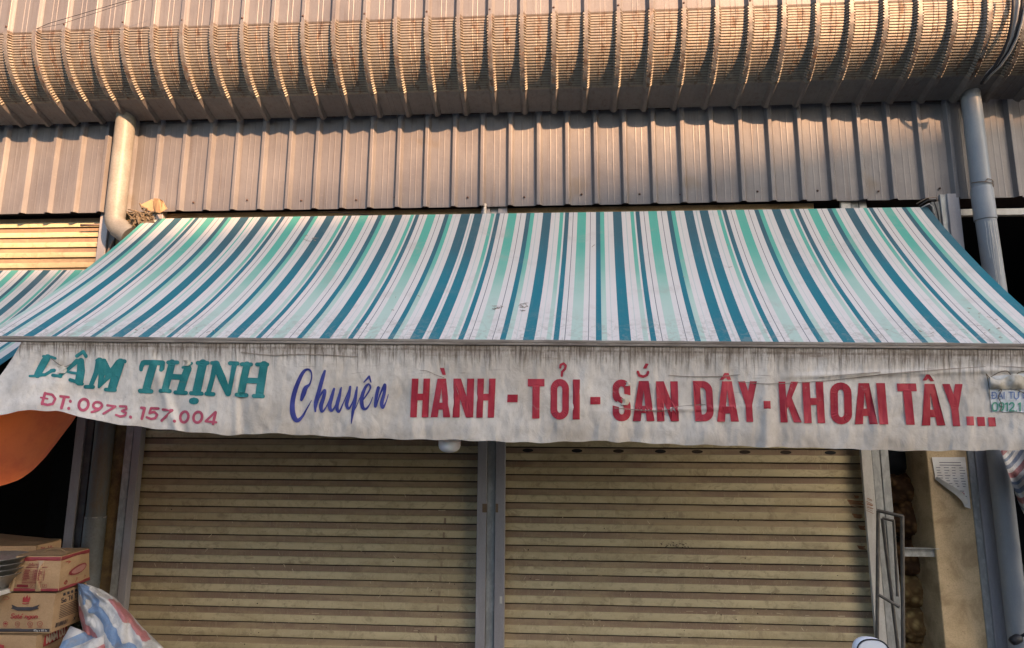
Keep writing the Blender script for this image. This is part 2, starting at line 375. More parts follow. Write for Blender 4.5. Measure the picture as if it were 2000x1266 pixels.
def m_valance():
    m = NB('dirty_valance_cloth', 0.75, 0, .2); co = m.coord('world'); uv = m.coord('uv'); u, v = m.sep(uv)[0:2]
    base = m.mix(m.ramp(m.noise(co, 1.6, 6, .65, .5), .38, .66), (0.68, 0.63, 0.575), (0.52, 0.465, 0.405))
    fib = m.noise(m.coord('uv', (420, 14, 1)), 1.0, 5, .7); base = m.mix(m.ramp(fib, .48, .75, 0, .38), base, (0.36, 0.30, 0.25))
    # runs of black dirt below the bar, longer here and shorter there
    run = m.noise(m.coord('uv', (430, 2.6, 1)), 1.0, 6, .75)
    ln = m.math('ADD', m.math('MULTIPLY', m.noise(m.coord('uv', (150, .4, 1)), 1.0, 4, .7), .70), -.10)
    mask = m.ramp(m.math('SUBTRACT', v, ln), -.22, .06, 1, 0)
    f = m.math('MULTIPLY', mask, m.ramp(run, .42, .62, 0, .92))
    band = m.math('MULTIPLY', m.ramp(v, .02, .20, 1, 0), m.ramp(m.noise(m.coord('uv', (40, 8, 1)), 1, 5, .7),   .35, .6, .2, .75)); base = m.mix(band, base, (0.20, 0.15, 0.11)); base = m.mix(f, base, (0.10, 0.075, 0.055))
    hem = m.math('MULTIPLY', m.ramp(m.math('ABSOLUTE', m.math('SUBTRACT', v, .055)),   .006, .016, 1, 0), m.ramp(m.noise(m.coord('uv', (260, 6, 1)), 1, 6, .8), .38, .6))
    base = m.mix(m.math('MULTIPLY', hem, .65), base, (0.12, 0.09, 0.07))
    # horizontal smudges
    sm = m.noise(m.coord('uv', (16, 22, 1)), 1.0, 6, .72, .9)
    base = m.mix(m.math('MULTIPLY', m.ramp(sm, .60, .72, 0, .7), m.ramp(v, .05, .75, 1, .15)), base, (0.17, 0.12, 0.09))
    st = m.noise(m.coord('world', (1, 1, 1)), 24, 6, .75, .8); base = m.mix(m.ramp(st, .62, .78, 0, .4), base, (0.27, 0.22, 0.18))
    low = m.math('MULTIPLY', m.ramp(v, .78, .98), m.ramp(m.noise(co, 5, 5, .6), .35, .65, .1, .55)); base = m.mix(low, base, (0.36, 0.30, 0.24))
    m.color(base); m.bump(m.noise(m.coord('world', (1, 1, .8)), 8, 6, .58, .6), .5, .018)
    tr = m.n('ShaderNodeBsdfTranslucent'); m.l(base, tr.inputs[0])
    mx = m.n('ShaderNodeMixShader'); mx.inputs[0].default_value = .03
    out = m.t.nodes['Material Output']; m.l(m.b.outputs[0], mx.inputs[1]); m.l(tr.outputs[0], mx.inputs[2]); m.l(mx.outputs[0], out.inputs[0])
    return m.m
M['valance'] = m_valance()
def m_ink(name, c, wear=.45):
    m = NB(name, .5, 0, .3); co = m.coord('world')
    k = m.mix(m.ramp(m.noise(co, 4, 5, .6), .35, .65), c, tuple(min(1, x*1.25+.02) for x in c))
    k = m.mix(m.ramp(m.noise(co, 22, 6, .75, .7), .6, .74, 0, wear), k, (0.36, 0.29, 0.26))
    k = m.mix(m.ramp(m.noise(m.coord('world', (1, 1, 5)), 5, 5, .7, .5), .62, .74, 0, wear), k, (0.20, 0.14, 0.12))
    m.color(k); return m.m
M['ink_teal'] = m_ink('teal_letter_film', (0.012, 0.16, 0.165), .2); M['ink_red'] = m_ink('red_letter_film', (0.33, 0.018, 0.035), .45)
M['ink_phone'] = m_ink('faded_red_letter_film', (0.37, 0.06, 0.10), .2); M['ink_blue'] = m_ink('blue_letter_film', (0.028, 0.036, 0.20), .12)
M['bar'] = grimy('dirty_awning_bar', (0.33, 0.29, 0.25), (0.15, 0.12, 0.10), 3, .9, .6, 0, (1, 1, 9), spots=(0.48, .45, .43), bump=.2)

# ================================================================== SETTING
g = MB(); g.grid(lambda u, v: (-60+120*u, -60+90*v, 0.012*noise.noise(Vector((u*40, v*40, 0)))-0.012), 60, 45)
ground = tag(g.build('ground', M['concrete']), 'dark worn street surface in front of the shops', kind='structure')

# ------------------------------------------------------------------ market building
B = empty('market_building', (0, 0, 0), 'long market hall with louvred grey steel eave, ribbed cladding and olive roller shutters', 'building')
PW = (at(1332, 320, 0).x - at(514, 320, 0).x)/15.0           # rib pitch of the cladding
XW = at(1052, 320, 0).x                                       # a sheet joint
def rib_profile(p, rib_h=0.034):
    """offsets outwards across one pitch, rib at the start: (x, h, kind)"""
    return [(-0.034, 0.0, 0), (-0.015, rib_h, 1), (-0.012, rib_h+.001, 1), (0.012, rib_h+.001, 1), (0.015, rib_h, 1), (0.036, 0.0, 0),
            (p*.38, 0.0, 0), (p*.41, .0012, 0), (p*.44, 0.0, 0), (p*.58, 0.0, 0), (p*.61, .0012, 0), (p*.64, 0, 0)]
def cladding_sheet_mesh(p, ribs, z0, z1):
    mb = MB(); cols = []
    for k in range(ribs):
        for x, h, _ in rib_profile(p): cols.append((x+k*p, h))
    cols.append((ribs*p-.034, 0)); cols.append((ribs*p-.015, .034)); cols.append((ribs*p+.013, .035)); cols.append((ribs*p+.016, .034)); cols.append((ribs*p+.024, .022))
    rows = [z0+(z1-z0)*i/10 for i in range(11)]
    n = len(cols)
    mb.add([(x, -h-.004*noise.noise(Vector((x*3, z*2.2, 3))), z) for z in rows for x, h in cols], [(j*n+i, j*n+i+1, (j+1)*n+i+1, (j+1)*n+i) for j in range(len(rows)-1) for i in range(n-1)])
    # thickness returns at the bottom edge
    me = mb.build('sheet', M['clad']); COL.objects.unlink(me); return me.data
wall_z0 = at(1000, 402, 0).z
clad = MB(); clad.box(-9, 9, .012, .05, wall_z0+.12, wall_z0+.17); clad.box(-9, 9, .012, .05, 4.5, 4.56)
clad = clad.build('wall_cladding', M['beam'], B)
sheet_me = cladding_sheet_mesh(PW, 5, 0.0, 1.35)
k0 = -5
for k in range(-5, 5):
    o = link('sheet', sheet_me, clad, (XW+k*5*PW, -.002*(k+5) % .006, wall_z0 + random.uniform(-.004, .004)))
    o.rotation_euler = (random.uniform(-.003, .003), 0, 0)
# screws near the lower edge
sc = MB(); sc.lathe((0, 0, 0), [(0.0, -.010), (.006, -.009), (.0075, -.004), (.010, -.002), (.010, 0)], 8, M=Matrix.Rotation(math.radians(-90), 3, 'X')); sc = sc.build('screw', M['screw']); scm = sc.data; COL.objects.unlink(sc)
for i, k in enumerate(range(-16, 17)):
    if k % 2 == 0: continue
    xx = XW + k*PW + (PW*.5 if k % 5 else -.028)
    link('screw', scm, clad, (xx, -.004, wall_z0+.085+.01*math.sin(k)))

# curved louvred eave
PR = (at(1593, 60, -.6).x - at(359, 60, -.6).x)/20.0
XR = at(957.5, 60, -.6).x
RC, RO, RZ = 0.52, 0.10, 5.385
ROFF = 5.0
def eave_rows():
    rows = []                                   # (out, z, n_out, n_z, crimp phase or None, arc pos)
    a1 = 0.0; n1 = (math.cos(a1), math.sin(a1))
    top = (RO+RC*n1[0], RZ+RC*n1[1])
    for L in (1.4, .9, .5, .25, .12, .06, .02):
        rows.append((top[0]-L*math.sin(a1), top[1]+L*math.cos(a1), *n1, None, -L))
    NCR = 27; a2 = math.radians(-66)
    for c in range(NCR):
        for ph in (0.0, .12, .32, .62, .88):
            a = a1+(a2-a1)*(c+ph)/NCR
            rows.append((RO+RC*math.cos(a), RZ+RC*math.sin(a), math.cos(a), math.sin(a), ph, (c+ph)/NCR))
    a = a2
    for i in range(1, 4):
        a = a2 + math.radians(-5)*i/3
        rows.append((RO+RC*math.cos(a), RZ+RC*math.sin(a), math.cos(a), math.sin(a), None, 1+i*.05))
    e = rows[-1]; end = (.055, 4.832)
    for t in (.33, .66, 1.0): rows.append((e[0]+(end[0]-e[0])*t, e[1]+(end[1]-e[1])*t, math.cos(a), math.sin(a), None, 1.2+t))
    return rows
ER = eave_rows()
def eave_sheet_mesh(ribs=5):
    mb = MB(); cols = []; p = PR
    for k in range(ribs):
        for x, h, kd in [(-.036, 0, 0), (-.031, .008, 2), (-.024, .018, 2), (-.017, .030, 2), (-.013, .034, 1), (.013, .034, 1), (.017, .030, 2), (.024, .018, 2), (.031, .008, 2), (.036, 0, 0),
                         (.044, 0, 0), (p*.34, 0, 0), (p*.42, 0, 0), (p*.435, .002, 0), (p*.45, 0, 0), (p*.57, 0, 0), (p*.585, .002, 0), (p*.60, 0, 0), (p*.70, 0, 0), (p-.044, 0, 0)]:
            cols.append((x+k*p, h, kd, (x/p)))
    for x, h, kd in [(-.036, 0, 0), (-.031, .008, 2), (-.024, .018, 2), (-.017, .030, 2), (-.013, .034, 1), (.014, .035, 1), (.020, .026, 1)]: cols.append((ribs*p+x, h+.0015, kd, x/p))
    rust, groove, crimp, vs = [], [], [], []
    for (o, z, no, nz, ph, arc) in ER:
        for (x, h, kd, f) in cols:
            d = h; gr = 0.0; ru = 0.0; xs = 0.0
            if ph is not None:
                cell = math.floor(arc*27)
                if kd == 0:
                    d += {0.0: -.0075, .12: -.001, .32: .0, .62: .0025, .88: .0022}[ph]
                    gr = {0.0: 1.0, .12: .55}.get(ph, 0.0)
                elif kd == 2:
                    b = {0.0: -.006, .12: 0, .32: .005, .62: .006, .88: .001}[ph]; d += b*.8; xs = b*(1 if f > 0 else -1)
                    gr = .55 if ph == 0.0 else 0
                    if f > 0: ru = .45*max(0, 1-arc*2.2)
                else:
                    d += .0012*math.sin(arc*47+x*30); ru = .55 if arc > .45 else .15
                if kd == 0 and .3 < f < .72:
                    ru = max(0.0, 1-abs(f-.52)/.2)*(1.0 if arc < .5 else .8)
                ru += .12
                if x > ribs*p-.06 or abs(x) < .02: ru += .25
            elif arc > 1: ru = .12
            elif arc > -.06: ru = .2
            vs.append((x+xs, -(o+no*d), z+nz*d)); rust.append(min(1, ru)); groove.append(gr); crimp.append(1.0 if ph is not None and kd != 1 else (.35 if ph is not None else 0))
    n = len(cols)
    mb.add(vs, [(j*n+i, (j+1)*n+i, (j+1)*n+i+1, j*n+i+1) for j in range(len(ER)-1) for i in range(n-1)])
    ob = mb.build('sheet', M['roof']); COL.objects.unlink(ob); me = ob.data
    for nm, dat in (('rust', rust), ('groove', groove), ('crimp', crimp)):
        a = me.attributes.new(nm, 'FLOAT', 'POINT'); a.data.foreach_set('value', dat)
    return me
eave = MB(); eave.box(-9, 9, .06, .12, RZ-RC+.03, RZ-RC+.12); eave.box(-9, 9, .0, .06, 4.85, 7.2); eave.box(-9, 9, -.30, -.26, RZ-.33, RZ-.27)
eave = eave.build('louvred_eave', M['beam'], B)
em = eave_sheet_mesh()
for k in range(-5, 4):
    link('sheet', em, eave, (XR+k*5*PR, -.002*(k % 2), random.uniform(-.006, .006)))
for i, k in enumerate(range(-16, 17, 2)):
    link('screw', scm, eave, (XR+k*PR, -(RO+RC+.034), RZ+.045+.004*math.sin(k*3)))
# inside, header, floor slab, ceiling and back
rm = MB()
rm.box(-9, 9, 6.0, 6.1, 0, 4.4); rm.box(-9.1, -9, .5, 6, 0, 4.4); rm.box(9, 9.1, .5, 6, 0, 4.4); rm.box(-9, 9, .35, 6, 4.40, 4.5)
rm = rm.build('interior_wall', M['dark'], B)
hb = MB()
hx0, hx1 = at(222, 430, .05).x, at(1866, 430, .05).x
zh = at(1000, 412, .14).z
hb.box(-9, 9, .06, .34, zh+.035, 4.4)                      # dark header above the openings
hd = hb.build('header_beam', M['beam'], B)
lb = MB(); lb.box(hx0+.25, at(1590, 412, .1).x, .10, .30, zh-.30, zh+.012); lb = lb.build('lintel', M['render'], B)
Z = lambda px, py, Y: at(px, py, Y).z
def vbar(px0, px1, py, Y0, Y1, z0, z1, mb, mi=0):
    x0, x1 = at(px0, py, Y0).x, at(px1, py, Y0).x
    mb.box(x0, x1, Y0, Y1, z0, z1, mi)
TOPZ = zh+.03
def jamb(name, px0, px1, py, Y0, Y1, mat, z1=None, cut=True):
    x0, x1 = at(px0, py, Y0).x, at(px1, py, Y0).x
    mb = MB(); mb.bbox(x0, x1, Y0, Y1, 0.0, z1 or TOPZ, .003); return mb.build(name, mat, B)
jamb('jamb_plate', 127, 145, 1020, .035, .06, M['plate'])
jamb('channel', 146, 162, 1020, .06, .16, M['darksteel'])
jamb('channel', 228, 243, 1020, .045, .16, M['galv'])
jamb('jamb_plate', 243.5, 258.5, 1020, .03, .10, M['plate'])
jamb('jamb_plate', 931.5, 949.8, 1000, .03, .10, M['plate'])
jamb('channel', 951, 966.5, 1000, .055, .2, M['galv'])
jamb('jamb_plate', 967, 986, 1000, .03, .10, M['plate'])
jamb('jamb_plate', 1689, 1709.5, 975, .03, .06, M['plate_pale'])
gx = jamb('channel', 1710, 1725.5, 975, .05, .12, M['galv']); gx2 = jamb('channel', 1727, 1743, 975, .05, .12, M['galv'])
jamb('channel', 1899.5, 1914, 975, -.012, .05, M['galv'])
jamb('jamb_plate', 1914.5, 1939.5, 975, -.03, .05, M['plate'])
# columns
x0, x1 = at(163, 1020, .08).x, at(228, 1020, .08).x
c = MB(); c.box(x0, x1, .08, .45, 0, TOPZ); c.build('column', M['render_dirty'], B)
x0, x1 = at(1818, 975, 0).x, at(1899, 975, 0).x
c = MB(); c.bbox(x0, x1, 0, .36, 0, TOPZ-.35, .006)
post = c.build('column', M['render'], B)
POSTX = (x0, x1)
# left shop wall seen in the deep shade beside it
# right opening rail
rr = MB(); z = Z(1940, 412, .05); rr.box(at(1862, 412, .05).x, 9, .05, .10, z-.035, z+.02); rr.build('door_rail', M['plate_pale'], B)
# cross bracket between channel and column
br = MB(); a, b_ = at(1763, 1070, .02), at(1832, 1088, .02)
br.bbox(a.x, b_.x, .02, .05, b_.z, a.z, .002); br.box(a.x, b_.x, -.015, .02, a.z-.002, a.z+.001); br.build('bracket', M['galv'], B)

# shutters
YS = .125
def slat_mesh(w, pitch, name='slat'):
    k = pitch/.1205
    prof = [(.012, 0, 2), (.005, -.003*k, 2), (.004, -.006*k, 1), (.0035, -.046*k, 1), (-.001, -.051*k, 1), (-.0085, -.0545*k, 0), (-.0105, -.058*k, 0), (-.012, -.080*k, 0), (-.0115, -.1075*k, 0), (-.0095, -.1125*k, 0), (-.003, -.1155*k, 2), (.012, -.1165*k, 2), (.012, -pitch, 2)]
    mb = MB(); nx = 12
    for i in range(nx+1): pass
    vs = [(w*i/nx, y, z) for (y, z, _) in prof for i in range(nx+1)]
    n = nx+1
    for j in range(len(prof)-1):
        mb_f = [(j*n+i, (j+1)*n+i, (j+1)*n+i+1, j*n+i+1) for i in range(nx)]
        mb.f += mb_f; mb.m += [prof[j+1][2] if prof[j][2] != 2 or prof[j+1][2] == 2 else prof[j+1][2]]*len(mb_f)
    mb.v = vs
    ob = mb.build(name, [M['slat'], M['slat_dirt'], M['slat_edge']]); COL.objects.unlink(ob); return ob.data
def shutter(xa, xb, zline, pitch, ztop, zbot, label=None):
    me = slat_mesh(xb-xa, pitch)
    bk = MB(); bk.box(xa, xb, YS+.03, YS+.04, max(zbot-.0, 0.0), ztop)
    root = bk.build('roller_shutter', M['dark'], B)
    if label: root['label'] = label
    n_up = int((ztop-zline)/pitch); z = zline+n_up*pitch; i = 0
    while z-pitch > zbot-.02:
        o = link('slat', me, root, (xa, YS+random.uniform(-.0015, .0015), z)); o.rotation_euler = (random.uniform(-.012, .012), 0, 0)
        z -= pitch; i += 1
    bb = MB(); bb.box(xa, xb, YS-.018, YS+.02, max(z-.06, .004), z-.002); link('bottom_bar', bb.build('bottom_bar', M['darksteel'], root).data, root) if False else None
    return root
xa, xb = at(257, 1020, YS).x, at(934, 1000, YS).x
p1 = (Z(255, 1069, YS)-Z(255, 1180.5, YS))/4
sh1 = shutter(xa, xb, Z(255, 1097, YS), p1, zh-.05, 0.02)
xc, xd = at(984, 1000, YS).x, at(1693, 975, YS).x
p2 = (Z(986, 900.6, YS)-Z(986, 1037.2, YS))/5
sh2 = shutter(xc, xd, Z(986, 900.6, YS), p2, zh-.05, 0.02)
xe = at(208, 470, YS).x
sh3 = shutter(-9, xe, Z(100, 505, YS), .098, zh+.02, Z(100, 640, YS), 'olive shutter of the next shop, pulled halfway down')
# dark marks on the left shutter near the mullion, holes' shade painted as dark ovals
for i in range(14):
    zz = Z(255, 1097, YS) + (4-i)*p1 - .062*p1/.1205
    if zz < .1: break
    if i in (7,): continue
    px = 868 - i*0.9
    x = at(px, 1000, YS).x - .003*i
    s_ = MB(); s_.box(x, x+.018+.006*(i > 9), YS-.0140, YS-.008, zz-.047, zz-.004); s_.build('slat_dark_mark', M['slat_dirt'], sh1)
zz = Z(1290, 885, YS-.0)
for px in (1031, 1127, 1208, 1290, 1362, 1455, 1535, 1622):
    x = at(px, 885, YS).x; zc = Z(px, 883, YS)
    s_ = MB(); r = .046; rz = .0155
    zc = Z(986, 900.6, YS)+p2-.0255*p2/.1205
    s_.add([(x+r*math.cos(t*math.pi/8), YS+.0015, zc+rz*math.sin(t*math.pi/8)) for t in range(16)], [tuple(range(16))]); s_.build('vent_hole', M['dark'] if px in (1127, 1622, 1031, 1290) else M['slat_edge'], sh2)

# marks on the shutters and posts
M['smear'] = grimy('brown_paint_smear', (0.30, 0.13, 0.055), (0.22, 0.10, 0.05), 40); M['mark'] = flat('dark_scribble', (0.06, 0.045, 0.03)); M['tape'] = flat('brown_tape_piece', (0.20, 0.14, 0.09))
M['scuff'] = grimy('pale_scuff', (0.66, 0.55, 0.38), (0.55, 0.44, 0.29), 30)
def smear(polys, Y, mat, nm, parent): o = decal(nm, polys, lambda x, y: at(x, y, Y), mat, parent); o['kind'] = 'stuff'; return o
ps = []
for (x, y, w_, h_) in ((1655, 977, 34, 14), (1668, 968, 10, 4), (1664, 1004, 22, 8), (1676, 1027, 16, 7), (1674, 1066, 18, 7)):
    for k in range(5): ps += stroke([(x+w_*.05*k, y+h_*k/5), (x+w_*.5, y+h_*(k+.4)/5+1), (x+w_*random.uniform(.7, 1), y+h_*(k+1.2)/5)], random.uniform(1, 2.6), round_=False)
smear(ps, YS-.0135, M['smear'], 'paint_smear', sh2)
ps = []
for k in range(26):
    x = 1292+random.uniform(0, 54); y = 1060+random.uniform(0, 9)+.02*(x-1292); ps += stroke([(x, y), (x+random.uniform(-4, 4), y+random.uniform(-3, 3))], random.uniform(.8, 1.8), round_=False)
smear(ps, YS-.0135, M['mark'], 'scribble', sh2)
for sh_, xr_, yr_, n_ in ((sh1, (300, 920), (960, 1262), 120), (sh2, (1000, 1680), (980, 1262), 130)):
    ps = []; dk = []
    for k in range(n_):
        x = random.uniform(*xr_); y = yr_[0]+(yr_[1]-yr_[0])*random.random()**.6; sl__ = .02
        L_ = random.choice([3, 5, 8, 14]); a_ = random.choice([0, 0, .3, 1.2, -1.1, 2.0])
        ps += stroke([(x, y), (x+L_*math.cos(a_), y+min(7, L_)*math.sin(a_))], random.uniform(.5, 1.1), round_=False)
        if k % 5 == 0: dk.append(disc((x+9, y+4), random.uniform(.7, 1.5), 7))
    smear(ps, YS-.0132, M['scuff'], 'scuffs', sh_); smear(dk, YS-.0134, M['mark'], 'spots', sh_)
for (x, y, w_, h_, mt_) in ((942, 984, 9, 17, 'tape'), (968, 984, 5, 17, 'tape'), (976, 1165, 5, 14, 'plate_pale')):
    smear([[(x, y), (x+w_, y), (x+w_, y+h_), (x, y+h_)]], .0285, M[mt_], 'tape_piece', B)
ps = []
for k in range(9): ps += stroke([(1690+random.uniform(0, 4), 973+k*3), (1706+random.uniform(-3, 0), 976+k*3+random.uniform(0, 4))], random.uniform(.7, 1.6), round_=False)
smear(ps, .0285, M['smear'], 'paint_smear', B)
# downpipes
def pipe(name, pts, r, mat, parent=B, seg=20):
    mb = MB(); mb.tube(pts, r, seg); o = mb.build(name, mat, parent, smooth=False); return autosmooth(o, 50)
YP = -.10
a = at(247, 226, YP); rP = .5*(at(264, 265, YP).x-at(230, 265, YP).x)
zc = Z(234, 428, YP)
pts = [Vector((a.x, YP, a.z+.12)), Vector((a.x, YP, zc+.02))]
cx_ = a.x
for i in range(1, 8):
    t = math.radians(55)*i/7; pts.append(Vector((cx_+.13*(1-math.cos(t)), YP, zc+.02-.13*math.sin(t)-.0)))
pts.append(pts[-1]+Vector((math.sin(math.radians(55)), .0, -math.cos(math.radians(55))))*.10)
pl = pipe('downpipe', pts, rP, M['pvc_warm'])
col = MB(); d = (pts[-1]-pts[-2]).normalized(); col.tube([pts[-2]-d*.01, pts[-1]+d*.03], rP*1.1, 20); autosmooth(col.build('collar', M['pvc_warm'], pl), 50)
d0 = pts[-1]; pipe('downpipe', [d0+Vector((-.02, .02, -.03)), Vector((d0.x-.02, .02, d0.z-.12)), Vector((at(186, 1020, .03).x, .03, Z(186, 1000, .03)+1.2)), Vector((at(186, 1020, .03).x, .03, Z(186, 1012, .03)))], .078, M['pvc_dirty'])
lp = pipe('downpipe', [Vector((at(186, 1020, .03).x, .03, Z(186, 1008, .03))), Vector((at(186, 1020, .03).x, .03, 0.0))], .084, M['pvc_low'])
tie = MB(); tie.tube([Vector((at(186, 1020, .03).x+.088*math.cos(t/6*math.pi*2), .03+.088*math.sin(t/6*math.pi*2), Z(186, 1012, -.05)+.004*math.sin(t*3))) for t in range(7)], .005, 6); tie.build('wire_tie', M['wire_grey'], lp)
# right one
YP2 = -.12
a = at(1897, 200, YP2); rR = .5*(at(1916, 300, YP2).x-at(1880, 300, YP2).x)
zj = Z(1915, 430, YP2); zk = Z(1910, 372, YP2)
xr = a.x
rp = pipe('downpipe', [(xr, YP2, a.z+.25), (xr, YP2, zk+.02)], rR, M['pvc'])
j = MB(); j.tube([(xr, YP2, zk+.02), (xr, YP2, zk), (xr+.003, YP2, zj), (xr+.003, YP2, zj-.004)], [rR, rR*1.10, rR*1.10, rR*1.02], 20); autosmooth(j.build('collar', M['pvc'], rp), 50)
for q in range(2):
    w_ = MB(); w_.tube([(xr+(rR*1.12)*math.cos(t*.3), YP2-(rR*1.12)*math.sin(t*.3), zk+.02+q*.03+.004*t-.03*(q)*(t > 5)) for t in range(0, 11)], .0035, 5); w_.build('wire_tie', M['rust'], rp)
pipe('downpipe', [(xr+.004, YP2, zj), (xr+.03, YP2, zj-1.0)], rR*1.0, M['pvc'])
dr = []
for k, (a_, L_) in enumerate(((.9, .30), (1.15, .5), (1.4, .22), (1.7, .45), (1.95, .28), (2.2, .5), (1.3, .6))):
    dr += stroke([(a_+.04*math.sin(q*1.3+k), .02+L_*q/6) for q in range(7)], .05, round_=False)
decal('drip', dr, lambda a, z: Vector((xr+.004-(rR+.0015)*math.cos(a)+.026*z, YP2-(rR+.0015)*math.sin(a), zj-.01-z)), M['patchwhite'], rp, None)['kind'] = 'stuff'
xl = at(1959, 975, YP2).x; rl = .5*(at(1980, 975, YP2).x-at(1938, 975, YP2).x)
pipe('downpipe', [(xr+.03, YP2, zj-.97), (xl, YP2, Z(1950, 880, YP2)), (xl, YP2, 0.0)], rl*.93, M['pvc'])
# slim conduit above the awning centre
pipe('conduit', [(at(947, 410, .0).x, .0, wall_z0+.02), (at(945, 430, .0).x, .0, wall_z0-.3)], .014, M['plate_pale'], seg=10)

# ================================================================== MAIN AWNING
A = empty('striped_awning', (0, -.1, 3.4), 'large teal and white striped awning with the lettered dirty valance', 'awning')
YT = -.12
TL, TR = at(284, 427.5, YT), at(1812, 404.5, YT)
Ls = (TR-TL).length
# depth of the front bar where the stripes spread to their width in the picture
def bar_pt(px, Y): return at(px, 659+13*px/2085.0, Y)
best = None
for i in range(200):
    Yb = -1.2-i*.004
    w = (bar_pt(2085, Yb)-bar_pt(-35, Yb)).length
    if best is None or abs(w-Ls) < best[0]: best = (abs(w-Ls), Yb)
YB = best[1]
print('awning width', Ls, 'front bar Y', YB, 'pitch', PW, PR, 'RZ', RZ)
BL, BR = bar_pt(-35, YB+.02), bar_pt(2085, YB-.02)
# stripe boundaries in metres along the roller, from the seams measured on the top edge
s_of = lambda px: (at(px, 427.5-23*(px-284)/1528.0, YT)-TL).dot((TR-TL).normalized())
def panel(s_end, s_start, P):
    """one cloth width ending at s_end, running back to s_start, period P"""
    out = []; s = s_end
    per = [(0, .119, 'teal'), (.119, .176, 'white'), (.176, .184, 'faint'), (.184, .244, 'white'), (.244, .294, 'mint'), (.294, .317, 'white'), (.317, .374, 'teal'), (.374, .432, 'white'), (.432, .438, 'line'), (.438, .496, 'white'),
           (.496, .618, 'mint'), (.618, .677, 'white'), (.677, .683, 'line'), (.683, .758, 'white'), (.758, .818, 'teal'), (.818, .875, 'mint'), (.875, .923, 'white'), (.923, .930, 'faint'), (.930, 1.0, 'white')]
    base = s_end - .119*P
    out = [(base, s_end, 'teal')]; n = 1
    while base > s_start-P:
        base2 = base-P
        for a, b, c in per: out.append((base2+a*P, base2+b*P, c))
        base = base2
    return sorted([(max(a, s_start), min(b, s_end), c) for a, b, c in out if b > s_start+1e-4 and a < s_end])
PER = [(0, .119, 'teal'), (.119, .176, 'white'), (.176, .184, 'faint'), (.184, .244, 'white'), (.244, .294, 'mint'), (.294, .317, 'white'), (.317, .374, 'teal'), (.374, .431, 'white'), (.431, .439, 'line'), (.439, .496, 'white'),
       (.496, .618, 'mint'), (.618, .676, 'white'), (.676, .684, 'line'), (.684, .758, 'white'), (.758, .818, 'teal'), (.818, .875, 'mint'), (.875, .923, 'white'), (.923, .930, 'faint'), (.930, 1.0, 'white')]
WIDTHS = [(213, 341, 470, 487), (509, 638, 771, 901, 918.5), (927, 1061, 1197, 1336, 1353), (1366, 1507, 1650, 1796, 1812)]
stripes = []; prev = None
for cl_ in WIDTHS:
    ss = [s_of(p) for p in cl_]
    if prev is not None:
        a_, b_ = prev, ss[0]; g_ = b_-a_
        if g_ > .06: stripes += [(a_, a_+g_*.3, 'white'), (a_+g_*.3, a_+g_*.42, 'mint'), (a_+g_*.42, a_+g_*.72, 'white'), (a_+g_*.72, a_+g_*.78, 'faint'), (a_+g_*.78, b_, 'white')]
        else: stripes += [(a_, a_+g_*.40, 'white'), (a_+g_*.40, a_+g_*.58, 'faint'), (a_+g_*.58, b_, 'white')]
    for a_, b_ in zip(ss[:-2], ss[1:-1]):
        for f0, f1, c_ in PER: stripes.append((a_+(b_-a_)*f0, a_+(b_-a_)*f1, c_))
    stripes.append((ss[-2], ss[-1], 'teal')); prev = ss[-1]
stripes = [(max(0, a), min(Ls, b), c) for a, b, c in stripes if b > 1e-3 and a < Ls-1e-4]
MI = {'white': 0, 'teal': 1, 'mint': 2, 'line': 3, 'faint': 4}
def canopy_fn(TL, TR, BL, BR, sag, seed):
    def f(u, v):
        a = TL.lerp(TR, u); b = BL.lerp(BR, u); p = a.lerp(b, v)
        bow = 4*v*(1-v)*(1-.25*(v-.5))
        e = .6+.4*min(1, min(u, 1-u)*8)
        wr = noise.noise(Vector((u*11+seed, v*1.6+u*2, 0)))*.030*(1-v*.65)*min(1, v*8) + noise.noise(Vector((u*38+seed, v*1.3, 5)))*.006*(1-v)*min(1, v*8) + noise.noise(Vector((u*6, v*5+seed, 9)))*.008*min(1, (1-v)*8)*min(1, v*8)
        return p + Vector((0, .25*sag*bow, -sag*bow*e)) + Vector((0, wr*.5, wr*.8))
    return f
def canopy_mesh(name, fn, stripes, L, parent, rows=44):
    mb = MB(); uvs = []
    for (a, b, c) in stripes:
        n = max(1, int((b-a)/.03))
        o = len(mb.v)
        for j in range(rows+1):
            for i in range(n+1):
                s = a+(b-a)*i/n; mb.v.append(tuple(fn(s/L, j/rows))); uvs.append((s/L, j/rows))
        for j in range(rows):
            for i in range(n):
                q = o+j*(n+1)+i; mb.f.append((q, q+n+1, q+n+2, q+1)); mb.m.append(MI[c])
    ob = mb.build(name, [M['c_white'], M['c_teal'], M['c_mint'], M['c_line'], M['c_faint']], parent, uvs=uvs)
    import bmesh
    bm = bmesh.new(); bm.from_mesh(ob.data); bmesh.ops.remove_doubles(bm, verts=bm.verts, dist=2e-4); bm.to_mesh(ob.data); bm.free()
    ob.data.polygons.foreach_set('use_smooth', [True]*len(ob.data.polygons))
    return ob
cf = canopy_fn(TL, TR, BL, BR, .075, 0)
canopy_mesh('canopy', cf, stripes, Ls, A)
